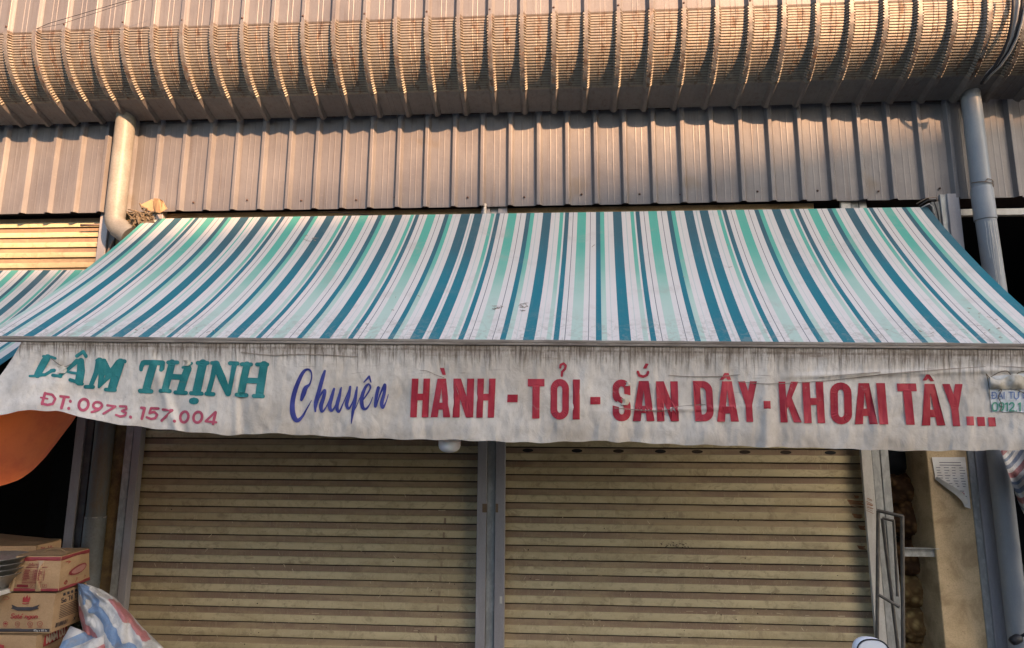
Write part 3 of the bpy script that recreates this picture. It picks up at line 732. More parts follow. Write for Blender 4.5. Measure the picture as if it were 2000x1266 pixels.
# roller, its brackets and the front bar
ro = MB(); ro.tube([TL+Vector((-.03, .045, -.03)), TR+Vector((.03, .045, -.03))], .035, 14); ro.build('roller', M['bar'], A, smooth=True)
def bar_y(px, t): return 655+ (672-655)*(px/2000.0) if t == 0 else 665+(688-665)*(px/2000.0)
def barsec(px):
    p0 = at(px, 656.5+.0075*px, YB-.004*px/500); return p0
fb = MB()
prof = [(-.018, 0), (-.024, -.006), (-.024, -.026), (-.020, -.030), (-.023, -.036), (-.023, -.052), (-.016, -.058), (.012, -.058), (.018, -.03), (.012, 0)]
N = 60; vs = []
for i in range(N+1):
    px = -60+2180*i/N; p = at(px, 657+.0075*px, YB-.02*px/2000)
    sc_ = (5.6+p.y)/4.0
    jit = .0015*noise.noise(Vector((px*.02, 0, 0)))
    vs += [(p.x, p.y+y, p.z+z*.62+jit) for y, z in prof]
K = len(prof)
fb.add(vs, [(i*K+k, (i+1)*K+k, (i+1)*K+(k+1) % K, i*K+(k+1) % K) for i in range(N) for k in range(K)] + [tuple(range(K)), tuple(N*K+k for k in range(K-1, -1, -1))])
fb.build('front_bar', M['bar'], A)
for px, ptop in ((330, TL.x+.5), (1750, TR.x-.5)):
    for side in (0, 1):
        pass
ax = [TL.x+.35, TR.x-.35]
for x in ax:
    t = (x-BL.x)/(BR.x-BL.x); e = BL.lerp(BR, t)+Vector((0, .03, -.05))
    arm = MB(); arm.tube([(x, 0.03, 2.4), (x, YB*.5, 2.33), (e.x, e.y, e.z)], .014, 10); arm.build('arm', M['bar'], A)
# valance
vb = [(-80, 814), (0, 811), (36, 803), (60, 801), (110, 803), (150, 812), (190, 822), (232, 829), (310, 838), (400, 846), (455, 850.5), (520, 846), (600, 850), (700, 855), (790, 858.5), (870, 859), (960, 862), (1050, 865), (1110, 863), (1185, 861), (1205, 864), (1225, 863), (1330, 869), (1420, 870), (1500, 874), (1530, 873), (1600, 875), (1700, 879), (1800, 881), (1900, 880), (2000, 879), (2090, 879)]
def interp(tab, x):
    if x <= tab[0][0]: return tab[0][1]
    for (a, b), (c_, d) in zip(tab[:-1], tab[1:]):
        if x <= c_: return b+(d-b)*(x-a)/(c_-a)
    return tab[-1][1]
def yt(px): return 664.5+.0096*px
def vt(px, py):
    return (py-yt(px))/(interp(vb, px)-yt(px))
def ridge(x, c, w): return math.exp(-((x-c)/w)**2)
def val_Y(px, py):
    t = max(0, min(1.15, vt(px, py)))
    y = YB-.012-.02*px/2000
    sw = max(0.0, 1-px/520.0)
    y -= .22*t*t*sw*sw
    x = px
    amp = t**.8
    y -= amp*(.012*math.sin(x*.012+1+t)+.010*noise.noise(Vector((x*.009, t*1.3, 1)))*1.6)
    y -= amp*.016*noise.noise(Vector((x*.022+t*1.2, t*.8, 4)))
    y -= .007*min(1, t*4)*noise.noise(Vector((x*.05, t*4, 7)))
    y -= .0035*min(1, t*5)*noise.noise(Vector((x*.11, t*10, 2)))
    # named folds
    y -= amp*.020*ridge(x+30*t, 1235, 14) - amp*.016*ridge(x+30*t, 1262, 16)
    y -= amp*.022*ridge(x, 1497, 12) - amp*.014*ridge(x, 1520, 14)
    y -= amp*.012*ridge(x, 462, 7); y += amp*.010*ridge(x, 474, 9)
    y -= amp*.014*ridge(x, 808, 18)
    y -= amp*.020*ridge(x-60*t, 285, 10) - amp*.014*ridge(x-60*t, 300, 12)
    # swag below the first letters
    y -= .030*math.exp(-((x-75)/60.0)**2-((t-.62)/.18)**2) - .035*math.exp(-((x-150)/70.0)**2-((t-.75)/.16)**2)
    y += .020*math.exp(-((x-115)/30.0)**2-((t-.38)/.07)**2)
    y -= .012*math.exp(-((py-(722+.03*(1990-x)))/5.0)**2)*(1 if x > 1600 else math.exp(-((x-1600)/60.0)**2))
    y -= .010*math.exp(-((py-(803-.03*(x-1200)))/4.0)**2)*math.exp(-((x-1330)/110.0)**2)
    return y
def val(px, py, off=0.0): return at(px, py, val_Y(px, py)-off)
vm = MB(); NU, NV = 760, 56; uvs = []
for j in range(NV+1):
    for i in range(NU+1):
        t = j/NV
        xr_ = 2095; xl_ = 43-(43+75)*min(1, t/.9) if t > 0 else 43
        xl_ = 43 - 62*t - 60*t*t
        px = xl_+(xr_-xl_)*i/NU
        py = yt(px)+(interp(vb, px)-yt(px))*t
        if j == NV: py += 1.0*math.sin(px*.09)+.8*noise.noise(Vector((px*.03, 3, 3)))
        vm.v.append(tuple(val(px, py))); uvs.append((px/2000, t))
for j in range(NV):
    for i in range(NU):
        q = j*(NU+1)+i; vm.f.append((q, q+NU+1, q+NU+2, q+1)); vm.m.append(0)
V = vm.build('valance', M['valance'], A, smooth=True, uvs=uvs)
OFF = .0040
vmap = lambda x, y: val(x, y, OFF)
def z6(pts): return [(x/4.0, 640+y/4.0, (w[0] if w else 0)/4.0) for x, y, *w in pts]
def z7(pts): return [(480+x/4.0, 660+y/4.0, (w[0] if w else 0)/4.0) for x, y, *w in pts]
FAT = 1.16
def st6(pts, w, smooth=False): return stroke(z6([(p[0], p[1], (p[2] if len(p) > 2 else w)*FAT) for p in pts]), smooth=smooth)
def st7(pts, w=10, smooth=True): return stroke(z7([(p[0], p[1], p[2] if len(p) > 2 else w) for p in pts]), smooth=smooth)
teal = []
# L
teal += [st6([(372, 232), (350, 262, 52), (318, 320, 50), (292, 368, 46)], 44), st6([(338, 224), (400, 228), (432, 240)], 18), st6([(232, 378), (300, 377), (352, 370)], 16), st6([(300, 370), (352, 368), (400, 340)], 22), st6([(400, 338), (422, 334)], 26)]
# A circumflex
teal += [st6([(600, 262, 34), (540, 318, 24), (470, 372, 26)], 30), st6([(412, 372), (475, 382)], 22), st6([(632, 262, 46), (632, 340, 56), (618, 420, 58)], 60), st6([(548, 408), (600, 425), (642, 440)], 24), st6([(518, 340), (560, 352), (600, 358)], 18), st6([(600, 222), (650, 188), (672, 224)], 24)]
# M
teal += [st6([(778, 262, 52), (752, 350, 34), (712, 448, 30)], 30), st6([(668, 462), (728, 464)], 26), st6([(760, 258), (815, 258)], 28), st6([(810, 268, 44), (842, 350, 56), (862, 360, 40)], 50), st6([(800, 290, 50), (792, 380, 40), (772, 466, 16)], 40), st6([(930, 275, 50), (850, 375, 40), (775, 468, 12)], 30), st6([(942, 272, 56), (905, 380, 60), (876, 470, 58)], 60), st6([(826, 484), (898, 488)], 26), st6([(928, 262), (974, 264)], 28)]
# T
teal += [st6([(1125, 272), (1200, 272), (1272, 276)], 34), st6([(1118, 276, 36), (1104, 305, 30), (1102, 328, 26)], 26), st6([(1272, 280, 30), (1266, 318, 34), (1258, 330, 26)], 28), st6([(1200, 285), (1170, 380), (1142, 485)], 54), st6([(1094, 494), (1182, 498)], 30)]
# H
teal += [st6([(1345, 275), (1318, 380), (1290, 480)], 48), st6([(1314, 272), (1386, 272)], 28), st6([(1254, 494), (1326, 496)], 28), st6([(1468, 320), (1438, 400), (1410, 495)], 52), st6([(1370, 506), (1452, 510)], 28), st6([(1312, 382), (1450, 388)], 38), st6([(1428, 312), (1470, 296), (1498, 278)], 18)]
# I dot below
teal += [st6([(1585, 280), (1560, 390), (1536, 500)], 58), st6([(1544, 276), (1622, 276)], 28), st6([(1492, 512), (1576, 516)], 28), [disc((1515/4.0, 640+573/4.0), 7, 12)], st6([(1500, 573), (1530, 573)], 42)]
# N
teal += [st6([(1684, 280, 40), (1658, 400, 32), (1630, 500, 34)], 36), st6([(1656, 276), (1700, 276)], 26), st6([(1612, 516), (1668, 520)], 28), st6([(1688, 285, 50), (1735, 400, 54), (1782, 515, 40)], 50), st6([(1832, 285, 36), (1810, 400, 30), (1788, 510, 30)], 32), st6([(1796, 278), (1856, 280)], 28)]
# H
teal += [st6([(1930, 292), (1905, 400), (1885, 505)], 50), st6([(1888, 286), (1962, 288)], 28), st6([(1848, 524), (1926, 528)], 28), st6([(2062, 292), (2045, 400), (2028, 515)], 56), st6([(2008, 288), (2088, 288)], 28), st6([(1982, 534), (2054, 536)], 28), st6([(1905, 412), (2050, 416)], 38)]
teal = [[[(c_.x+(q_[0]-c_.x)*1.0, q_[1]) for q_ in p] for p in g_ for c_ in (Vector((0, 0)),)] for g_ in teal]
decal('lettering', [p for g_ in teal for p in g_], vmap, M['ink_teal'], V, 5)['label'] = 'teal serif letters LÂM THỊNH'
FAT = 1.0
ph = []
def ell6(cx, cy, rx, ry, sl=-.18, n=18, a0=0, a1=360):
    return [(cx+rx*math.cos(math.radians(a0+(a1-a0)*k/n))+sl*ry*math.sin(math.radians(a0+(a1-a0)*k/n)), cy+.12*rx*math.cos(math.radians(a0+(a1-a0)*k/n))+ry*math.sin(math.radians(a0+(a1-a0)*k/n))) for k in range(n+1)]
ph += [st6([(352, 512), (328, 596)], 22), st6([(352, 514), (408, 524), (432, 556), (412, 596), (372, 604), (328, 594)], 20), st6([(318, 546), (372, 556)], 14)]
ph += [st6([(472, 536), (536, 544)], 20), st6([(504, 542), (480, 628)], 24), st6([(549, 574), (550, 577)], 24), st6([(537, 630), (538, 633)], 24)]
ph += [st6(ell6(653, 602, 37, 44), 22)]
ph += [st6(ell6(762, 608, 34, 26), 20), st6([(798, 606), (775, 640), (716, 660)], 18)]
ph += [st6([(838, 606), (902, 616), (808, 672)], 18)]
ph += [st6([(936, 614), (985, 616), (988, 636), (952, 652), (984, 664), (978, 686), (940, 694), (906, 682)], 18)]
ph += [st6([(1019, 698), (1021, 700)], 24)]
ph += [st6([(1104, 626), (1130, 630), (1108, 712)], 22)]
ph += [st6([(1238, 632), (1180, 630), (1168, 668), (1204, 658), (1228, 680), (1212, 708), (1180, 714), (1146, 700)], 19)]
ph += [st6([(1272, 640), (1346, 646), (1262, 728)], 20), st6([(1362, 730), (1364, 732)], 24)]
ph += [st6(ell6(1440, 698, 31, 42), 21), st6(ell6(1545, 700, 33, 42), 21)]
ph += [st6([(1680, 662), (1606, 732), (1690, 740)], 18), st6([(1684, 662), (1664, 752)], 22)]
decal('lettering', [p for g_ in ph for p in g_], vmap, M['ink_phone'], V, 5)['label'] = 'small faded red telephone number ĐT: 0973.157.004'
bl = []
bl += [st7([(434, 484, 22), (450, 440, 36), (468, 392, 34), (500, 360, 14), (515, 300, 10), (506, 258, 14), (480, 246, 16), (448, 270, 26), (412, 340, 32), (380, 430, 36), (364, 520, 38), (370, 600, 42), (398, 645, 34), (436, 622, 22), (476, 556, 12), (514, 488, 5)])]
bl += [st7([(618, 258, 18), (600, 315, 30), (570, 420, 30), (545, 510, 28), (544, 574, 14)]), st7([(546, 560, 10), (568, 480, 12), (598, 425, 16), (618, 412, 24), (610, 460, 28), (588, 530, 32), (596, 576, 20), (628, 540, 10), (668, 450, 10)])]
bl += [st7([(690, 398, 18), (672, 460, 28), (655, 530, 32), (672, 570, 20), (704, 520, 10), (742, 400, 14)]), st7([(746, 388, 10), (730, 460, 26), (712, 536, 30), (728, 578, 18), (762, 510, 10), (810, 400, 10)])]
bl += [st7([(816, 382, 18), (806, 450, 24), (788, 520, 28), (806, 552, 18), (840, 490, 10), (862, 410, 12)]), st7([(870, 384, 12), (858, 470, 22), (838, 570, 24), (824, 670, 6)]), st7([(836, 590, 6), (866, 530, 7), (892, 466, 5)])]
bl += [st7([(904, 500, 12), (948, 440, 12), (974, 388, 14), (958, 362, 16), (930, 396, 24), (906, 470, 30), (912, 540, 28), (938, 556, 18), (970, 516, 10), (992, 462, 5)]), st7([(924, 346, 10), (964, 302, 18), (978, 346, 10)], smooth=False)]
bl += [st7([(1036, 390, 26), (1022, 450, 26), (1012, 536, 22), (1030, 500, 10), (1050, 440, 12), (1086, 366, 22), (1082, 430, 26), (1062, 510, 30), (1072, 546, 20), (1096, 500, 10), (1114, 442, 5)])]
decal('lettering', [p for g_ in bl for p in g_], vmap, M['ink_blue'], V, 5)['label'] = 'blue brush script word Chuyên'
# condensed red capitals: unit glyphs mapped onto a slanted cell
def cell(glyph, tl, tr, bl_, br_):
    """bilinear cell, corners in picture units; glyph polygons in 0..1"""
    out = []
    for p in glyph:
        q = []
        for x, y in p:
            a = (tl[0]+(tr[0]-tl[0])*x, tl[1]+(tr[1]-tl[1])*x); b = (bl_[0]+(br_[0]-bl_[0])*x, bl_[1]+(br_[1]-bl_[1])*x)
            q.append((a[0]+(b[0]-a[0])*y, a[1]+(b[1]-a[1])*y))
        out.append(q)
    return out
def ring_poly(o, i_):
    """annulus split in quads"""
    n = len(o); return [[o[k], o[(k+1) % n], i_[(k+1) % n], i_[k]] for k in range(n)]
def rrect(x0, x1, y0, y1, rx, ry, n=5):
    out = []
    for cx, cy, a0 in ((x1-rx, y1-ry, 0), (x0+rx, y1-ry, 90), (x0+rx, y0+ry, 180), (x1-rx, y0+ry, 270)):
        for k in range(n+1):
            a = math.radians(a0+90*k/n); out.append((cx+rx*math.cos(a), cy+ry*math.sin(a)))
    return out
R = lambda x0, x1, y0, y1: [(x0, y0), (x1, y0), (x1, y1), (x0, y1)]
def half_d(x0, x1, y0, y1, rx, ry, n=6):
    out = [(x0, y1), (x0, y0)]
    for cx, cy, a0 in ((x1-rx, y0+ry, 270), (x1-rx, y1-ry, 0)):
        for k in range(n+1):
            a = math.radians(a0+90*k/n); out.append((cx+rx*math.cos(a), cy+ry*math.sin(a)))
    return out
GL = {'H': [R(0, .36, 0, 1), R(.64, 1, 0, 1), R(.3, .7, .39, .56)],
      'A': [[(.26, 0), (.50, 0), (.50, .22), (.36, 1), (0, 1)], [(.50, 0), (.74, 0), (1, 1), (.64, 1), (.50, .22)], R(.25, .75, .62, .80)],
      'N': [R(0, .34, 0, 1), R(.66, 1, 0, 1), [(0, 0), (.36, 0), (1, 1), (.64, 1)]],
      'T': [R(0, 1, 0, .19), R(.28, .72, .15, 1)], 'I': [R(0, 1, 0, 1)], '-': [R(0, 1, 0, 1)],
      'O': ring_poly(rrect(0, 1, 0, 1, .5, .24), rrect(.36, .64, .17, .83, .14, .1)),
      'D': ring_poly(half_d(0, 1, 0, 1, .5, .25), half_d(.36, .64, .17, .83, .2, .12)),
      'Y': [[(0, 0), (.37, 0), (.68, .58), (.32, .58)], [(.63, 0), (1, 0), (.68, .58), (.32, .58)], R(.32, .68, .52, 1)],
      'K': [R(0, .34, 0, 1), [(.62, 0), (1, 0), (.36, .66), (.28, .48)], [(.34, .5), (.56, .32), (1, 1), (.63, 1)]]}
_u = ring_poly(rrect(0, 1, 0, .58, .5, .2), rrect(.35, .65, .165, .42, .14, .08))
_l = ring_poly(rrect(0, 1, .42, 1, .5, .2), rrect(.35, .65, .58, .835, .14, .08))
_c = lambda p: (sum(q[0] for q in p)/4, sum(q[1] for q in p)/4)
GL['S'] = [p for p in _u if not (_c(p)[0] > .5 and _c(p)[1] > .30) and not _c(p)[1] > .46] + [R(.65, 1, .2, .33)] + [p for p in _l if not (_c(p)[0] < .5 and _c(p)[1] < .70) and not _c(p)[1] < .54] + [R(0, .35, .67, .8), [(0, .30), (.35, .30), (.42, .40), (.93, .56), (1, .68), (.65, .70), (.56, .60), (.06, .45)]]
def c5(tx0, tx1, bx0, bx1, y0, y1, ch, ox=650):
    f = lambda x, y: (ox+x/2.813, 400+y/2.813)
    return cell(GL[ch], f(tx0, y0), f(tx1, y0), f(bx0, y1), f(bx1, y1))
rd = []
rd += c5(435, 535, 425, 525, 955, 1168, 'H') + c5(550, 648, 537, 645, 955, 1168, 'A') + c5(663, 777, 658, 772, 955, 1169, 'N') + c5(795, 895, 788, 886, 955, 1170, 'H')
rd += c5(960, 1017, 958, 1015, 1043, 1085, '-') + c5(1072, 1163, 1070, 1161, 957, 1175, 'T') + c5(1197, 1298, 1196, 1297, 957, 1181, 'O') + c5(1319, 1358, 1318, 1357, 960, 1180, 'I') + c5(1415, 1470, 1415, 1470, 1056, 1097, '-')
rd += c5(1537, 1634, 1538, 1638, 960, 1190, 'S') + c5(1652, 1765, 1648, 1768, 968, 1189, 'A') + c5(1775, 1895, 1782, 1902, 970, 1190, 'N')
o6 = 1300
rd += c5(150, 255, 163, 267, 968, 1190, 'D', o6) + c5(281, 393, 283, 403, 970, 1192, 'A', o6) + c5(398, 502, 412, 514, 970, 1193, 'Y', o6) + c5(538, 576, 540, 578, 1078, 1121, '-', o6)
rd += c5(620, 730, 632, 748, 972, 1196, 'K', o6) + c5(750, 865, 762, 877, 973, 1200, 'H', o6) + c5(903, 1020, 908, 1026, 976, 1206, 'O', o6) + c5(1028, 1150, 1040, 1166, 980, 1206, 'A', o6) + c5(1157, 1205, 1175, 1224, 980, 1207, 'I', o6)
rd += c5(1270, 1376, 1292, 1400, 982, 1209, 'T', o6) + c5(1392, 1508, 1408, 1538, 984, 1213, 'A', o6) + c5(1520, 1632, 1543, 1655, 985, 1217, 'Y', o6)
rd += c5(1652, 1692, 1656, 1696, 1163, 1213, '-', o6) + c5(1710, 1752, 1715, 1757, 1166, 1216, '-', o6) + c5(1771, 1811, 1776, 1816, 1168, 1218, '-', o6)
px5 = lambda pts, ox=650: [(ox+x/2.813, 400+y/2.813) for x, y in pts]
rd += [px5([(588, 897), (612, 897), (621, 935), (603, 935)])]
rd += [px5([(324, 924), (346, 924), (346, 938), (318, 962), (296, 962)], o6), px5([(324, 924), (346, 924), (360, 962), (340, 962), (326, 938)], o6)]
rd += [px5([(1432, 932), (1450, 932), (1452, 944), (1432, 966), (1412, 966)], o6), px5([(1432, 932), (1450, 932), (1476, 970), (1456, 970), (1434, 946)], o6)]
rd += stroke([(x, y, 4.6) for x, y in px5([(1250, 895), (1252, 880), (1268, 872), (1280, 884), (1276, 902), (1260, 918), (1258, 940)])])
rd += stroke([(x, y, 5) for x, y in px5([(1676, 918), (1684, 938), (1706, 944), (1726, 936), (1732, 918)])]) + [px5([(1718, 872), (1736, 874), (1722, 900), (1704, 900)])]
decal('lettering', rd, vmap, M['ink_red'], V, 5)['label'] = 'tall condensed red letters HÀNH - TỎI - SẮN DÂY - KHOAI TÂY...'
# torn banner patch at the right end, with its remaining words
M['patch'] = grimy('faded_banner_print', (0.62, 0.64, 0.66), (0.50, 0.50, 0.50), 5, .6, .6)
pt = decal('torn_patch', [[(1930, 738), (1936, 735), (1960, 733), (2004, 729), (2060, 733), (2060, 806), (2003, 806), (1958, 805), (1957, 796), (1950, 804), (1938, 806), (1934, 778), (1928, 752)]], lambda x, y: val(x, y, .0045), M['patch'], V, 7)
tp, _ = text_polys('ĐẠI TỰ CUỜN', 1938, 766, 12.5, .16, .95, 0, .2); decal('lettering', tp, lambda x, y: val(x, y, .0075), flat('pale_blue_ink', (.16, .24, .46)), V, 9)['label'] = 'torn pale blue words ĐẠI TỰ CUỜN'
tp, _ = text_polys('0912.1', 1939, 787, 15.5, .18, 1.05, 0, .22); decal('lettering', tp, lambda x, y: val(x, y, .0075), flat('pale_green_ink', (.10, .34, .24)), V, 9)['label'] = 'torn green number 0912.1'
tear = []
for pts in ([(1926, 730), (1936, 742), (1948, 752), (1956, 762), (1950, 775), (1956, 790), (1953, 803)], [(1936, 736), (1950, 728), (1966, 725), (1974, 733), (1970, 744), (1982, 752), (1990, 744), (1984, 734), (1992, 727), (2010, 724)], [(1950, 764), (1962, 756), (1978, 758), (2000, 768)], [(1926, 730), (1930, 745), (1934, 778)]):
    tear += stroke([(x, y, 1.6) for x, y in pts], smooth=True)
M['scorch'] = grimy('torn_brown_edge', (0.10, 0.075, 0.055), (0.30, 0.25, 0.17), 20)
decal('torn_edge', tear, lambda x, y: val(x, y, .0105), M['scorch'], V)
M['flap'] = grimy('torn_cloth_flap', (0.55, 0.51, 0.45), (0.36, 0.30, 0.20), 9)
fl = MB()
def flapf(u, v):
    px = 1934+72*u; py = 736+24*v+6*math.sin(u*7)*(1-v)
    return val(px, py, .012+.022*math.sin(v*math.pi)*abs(math.sin(u*6+.6)))
fl.grid(flapf, 24, 8); fl.build('torn_flap', M['flap'], V, smooth=True)
# a few tears in the letters: curled film
for (x, y, a_) in ((1218, 785, 14), (1224, 750, 9), (363, 709, 12), (118, 722, 16)):
    f_ = MB()
    def cf_(u, v, x=x, y=y, a_=a_):
        px = x+a_*(u-.5)+a_*.3*math.sin(v*3); py = y+a_*.9*(v-.5)
        return val(px, py, .003+.016*math.sin(u*math.pi*.9)**2*(.4+.6*v))
    f_.grid(cf_, 8, 6); f_.build('torn_flap', M['flap'], V, smooth=True)
# creases drawn by dirt
cr = []
for pts in ([(820, 724), (835, 725), (850, 732), (868, 738)], [(1305, 733), (1352, 736), (1410, 735), (1445, 732)], [(1200, 797), (1290, 803), (1325, 794), (1378, 790)], [(1440, 745), (1500, 750), (1600, 745), (1670, 738), (1760, 728), (1840, 722), (1925, 716)], [(1600, 738), (1640, 733), (1720, 727)], [(100, 700), (115, 712), (128, 716), (140, 710)], [(470, 688), (530, 694), (600, 692), (700, 697)], [(1950, 715), (2000, 718)]):
    cr += stroke([(x, y, random.uniform(.7, 1.8)) for x, y in pts], smooth=True, round_=False)
M['grime'] = grimy('grime_line', (0.30, 0.245, 0.20), (0.17, 0.13, 0.10), 30)
decal('grime', cr, lambda x, y: val(x, y, .0055), M['grime'], V)['kind'] = 'stuff'

# small marks on the canopy cloth
def cmap(px, py, off=.004):
    d = ray(px, py); lo, hi = .0, 1.0; Pb = None
    for q in range(26):                                  # find the cloth along this direction
        v = (lo+hi)/2; X = None; u = .5
        for z_ in range(4):
            p = cf(u, v); t_ = (p.y-CAM.y)/d.y; x_ = CAM.x+d.x*t_; u = min(1, max(0, u+(x_-p.x)/Ls))
        p = cf(u, v); t_ = (p.y-CAM.y)/d.y; z = CAM.z+d.z*t_
        if z < p.z: lo = v
        else: hi = v
    return p+Vector((0, -off*.7, off*.7))
ps = []
for (x0_, y0_, n_, sx, sy) in ((961, 597, 9, 16, 8), (1016, 590, 12, 12, 20), (1890, 600, 7, 60, 50), (230, 640, 10, 200, 12), (1700, 640, 14, 260, 18), (1150, 470, 4, 300, 90), (600, 560, 5, 250, 90), (590, 455, 6, 40, 16)):
    for k in range(n_):
        x = x0_+random.uniform(0, sx); y = y0_+random.uniform(0, sy); ps += stroke([(x, y), (x+random.uniform(-5, 6), y+random.uniform(-2, 3)), (x+random.uniform(-7, 9), y+random.uniform(-2, 4))], random.uniform(.5, 1.1), round_=False)
decal('dirt_marks', ps, cmap, M['grime'], A)['kind'] = 'stuff'
# neighbour's awning to the left, lower down
A2 = empty('striped_awning', (-5.3, -.1, 2.9), 'lower teal striped awning tucked behind the left end of the big one', 'awning')
n_r = at(225, 527, -.1); n_l = Vector((-8.2, -.1, n_r.z+.02)); nz_ = at(20, 765, -1.5).z; nBR = Vector((n_r.x+.02, -1.50, nz_)); nBL = Vector((-8.2, -1.5, nz_))
L2 = (n_r-n_l).length; s2 = []; e_ = L2
P2 = .60
s2 = panel(L2, 0, P2)
s2 = [(a, b, c) for a, b, c in s2]
cf2 = canopy_fn(n_l, n_r, nBL, nBR, .09, 5)
canopy_mesh('canopy', cf2, s2, L2, A2)
x_ = MB(); x_.tube([n_l+Vector((0, .04, -.03)), n_r+Vector((0, .04, -.03))], .03, 10); x_.build('roller', M['bar'], A2)
x_ = MB(); x_.tube([nBL, nBR], .018, 10); x_.build('front_bar', M['bar'], A2)

# ------------------------------------------------------------------ orange tarpaulin
mt = NB('orange_tarpaulin', .6, 0, .3); co = mt.coord()
cc = mt.mix(mt.ramp(mt.noise(co, 4, 5, .6), .35, .65), (0.90, 0.19, 0.04), (0.76, 0.13, 0.03)); mt.color(cc); mt.bump(mt.noise(co, 12, 4, .6), .3, .01)
tr = mt.n('ShaderNodeBsdfTranslucent'); mt.l(cc, tr.inputs[0]); mx = mt.n('ShaderNodeMixShader'); mx.inputs[0].default_value = .35
mt.l(mt.b.outputs[0], mx.inputs[1]); mt.l(tr.outputs[0], mx.inputs[2]); mt.l(mx.outputs[0], mt.t.nodes['Material Output'].inputs[0])
tb = MB()
edge = [(-260, 985), (-120, 975), (0, 949), (30, 938), (60, 918), (90, 893), (115, 866), (135, 840), (150, 820), (165, 790)]
def tarp(u, v):
    px = -260+425*u; yb_ = interp(edge, px)
    p1_ = at(px, 760, -.95); p2_ = at(px, yb_, -1.30)
    p = p1_.lerp(p2_, v)
    return p+Vector((0, .03*noise.noise(Vector((u*5, v*3, 2)))+.02*math.sin(u*9+v*2), -.0))
tb.grid(tarp, 40, 24); tb.build('orange_tarpaulin', mt.m, smooth=True)
tag(bpy.data.objects['orange_tarpaulin'], 'orange tarpaulin sagging under the left end of the dirty valance', 'tarpaulin')

# ------------------------------------------------------------------ lamp under the valance
lp_ = at(878, 868, YB+.10)
LM = empty('lamp', lp_, 'white dome lamp hanging just below the valance, left of the middle post', 'lamp')
lw = NB('white_lamp_plastic', .35, 0, .5); lw.color((.80, .79, .83)); lw.b.inputs['Subsurface Weight'].default_value = .1
m_ = MB(); r_ = .5*(at(900, 868, YB+.1).x-at(857, 868, YB+.1).x)
m_.lathe(lp_, [(0.0, -.052), (r_*.35, -.050), (r_*.68, -.042), (r_*.90, -.028), (r_, -.008), (r_, .03), (r_*.92, .045), (r_*.55, .06), (r_*.5, .09), (0, .09)], 28)
autosmooth(m_.build('lamp_dome', lw.m, LM), 50)
m_ = MB(); m_.tube([lp_+Vector((0, 0, .085)), lp_+Vector((.01, .02, .25)), lp_+Vector((0, .03, .50))], .006, 6); m_.build('cord', M['wire'], LM)

# ------------------------------------------------------------------ notice on the column
nm = NB('paper', .8, 0, .2); nm.color(nm.mix(nm.ramp(nm.noise(nm.coord(), 8, 4, .6), .4, .7), (.86, .83, .78), (.72, .68, .62)))
NP = empty('paper_notice', at(1855, 940, -.01), 'white printed notice with a curling lower left corner, stuck on the tan column', 'notice')
outl_l = [(0, 1820), (.45, 1827), (.62, 1848), (.75, 1866), (.90, 1880), (1, 1884)]
def paper(u, v, off=0):
    py = 893+97*v + (4*v)*(u) ; xl_ = interp(outl_l, v); xr_ = 1885+11*v
    px = xl_+(xr_-xl_)*u
    curl = .05*max(0, v-.3)**1.3*(1-u)**1.5
    return at(px, py, -.007-curl-off)
pm = MB(); pm.grid(paper, 14, 18); pm.build('sheet', nm.m, NP, smooth=True)
cv = MB()
def curlf(u, v):
    t = v; py = 893+97*(.45+.55*t); xl_ = interp(outl_l, .45+.55*t)
    return at(xl_+u*(9*math.sin(t*2.6)+2), py-u*6, -.012-.05*max(0, (.15+.55*t))**1.3-.018*u)
cv.grid(curlf, 5, 10); cv.build('curled_edge', nm.m, NP, smooth=True)
tx = []
for r in range(10):
    for c_ in range(4):
        yy = .10+.052*r; xx0 = .08+.235*c_
        if r in (0, 1):
            if c_ == 0: tx.append([(.2, yy), (.85, yy), (.85, yy+.013), (.2, yy+.013)])
            continue
        wdt = random.uniform(.08, .17)
        tx.append([(xx0, yy), (xx0+wdt, yy), (xx0+wdt, yy+.011), (xx0, yy+.011)])
tx += [[(.55, .66), (.75, .66), (.75, .672), (.55, .672)], [(.5, .76), (.8, .76), (.8, .772), (.5, .772)]]
decal('print', tx, lambda x, y: paper(x, y, .0015), flat('grey_ink', (.16, .15, .17)), NP)['kind'] = 'stuff'
decal('stamp', stroke([(.58, .70), (.66, .69), (.72, .71), (.62, .72), (.7, .73)], .012), lambda x, y: paper(x, y, .002), flat('red_ink', (.5, .12, .12)), NP)

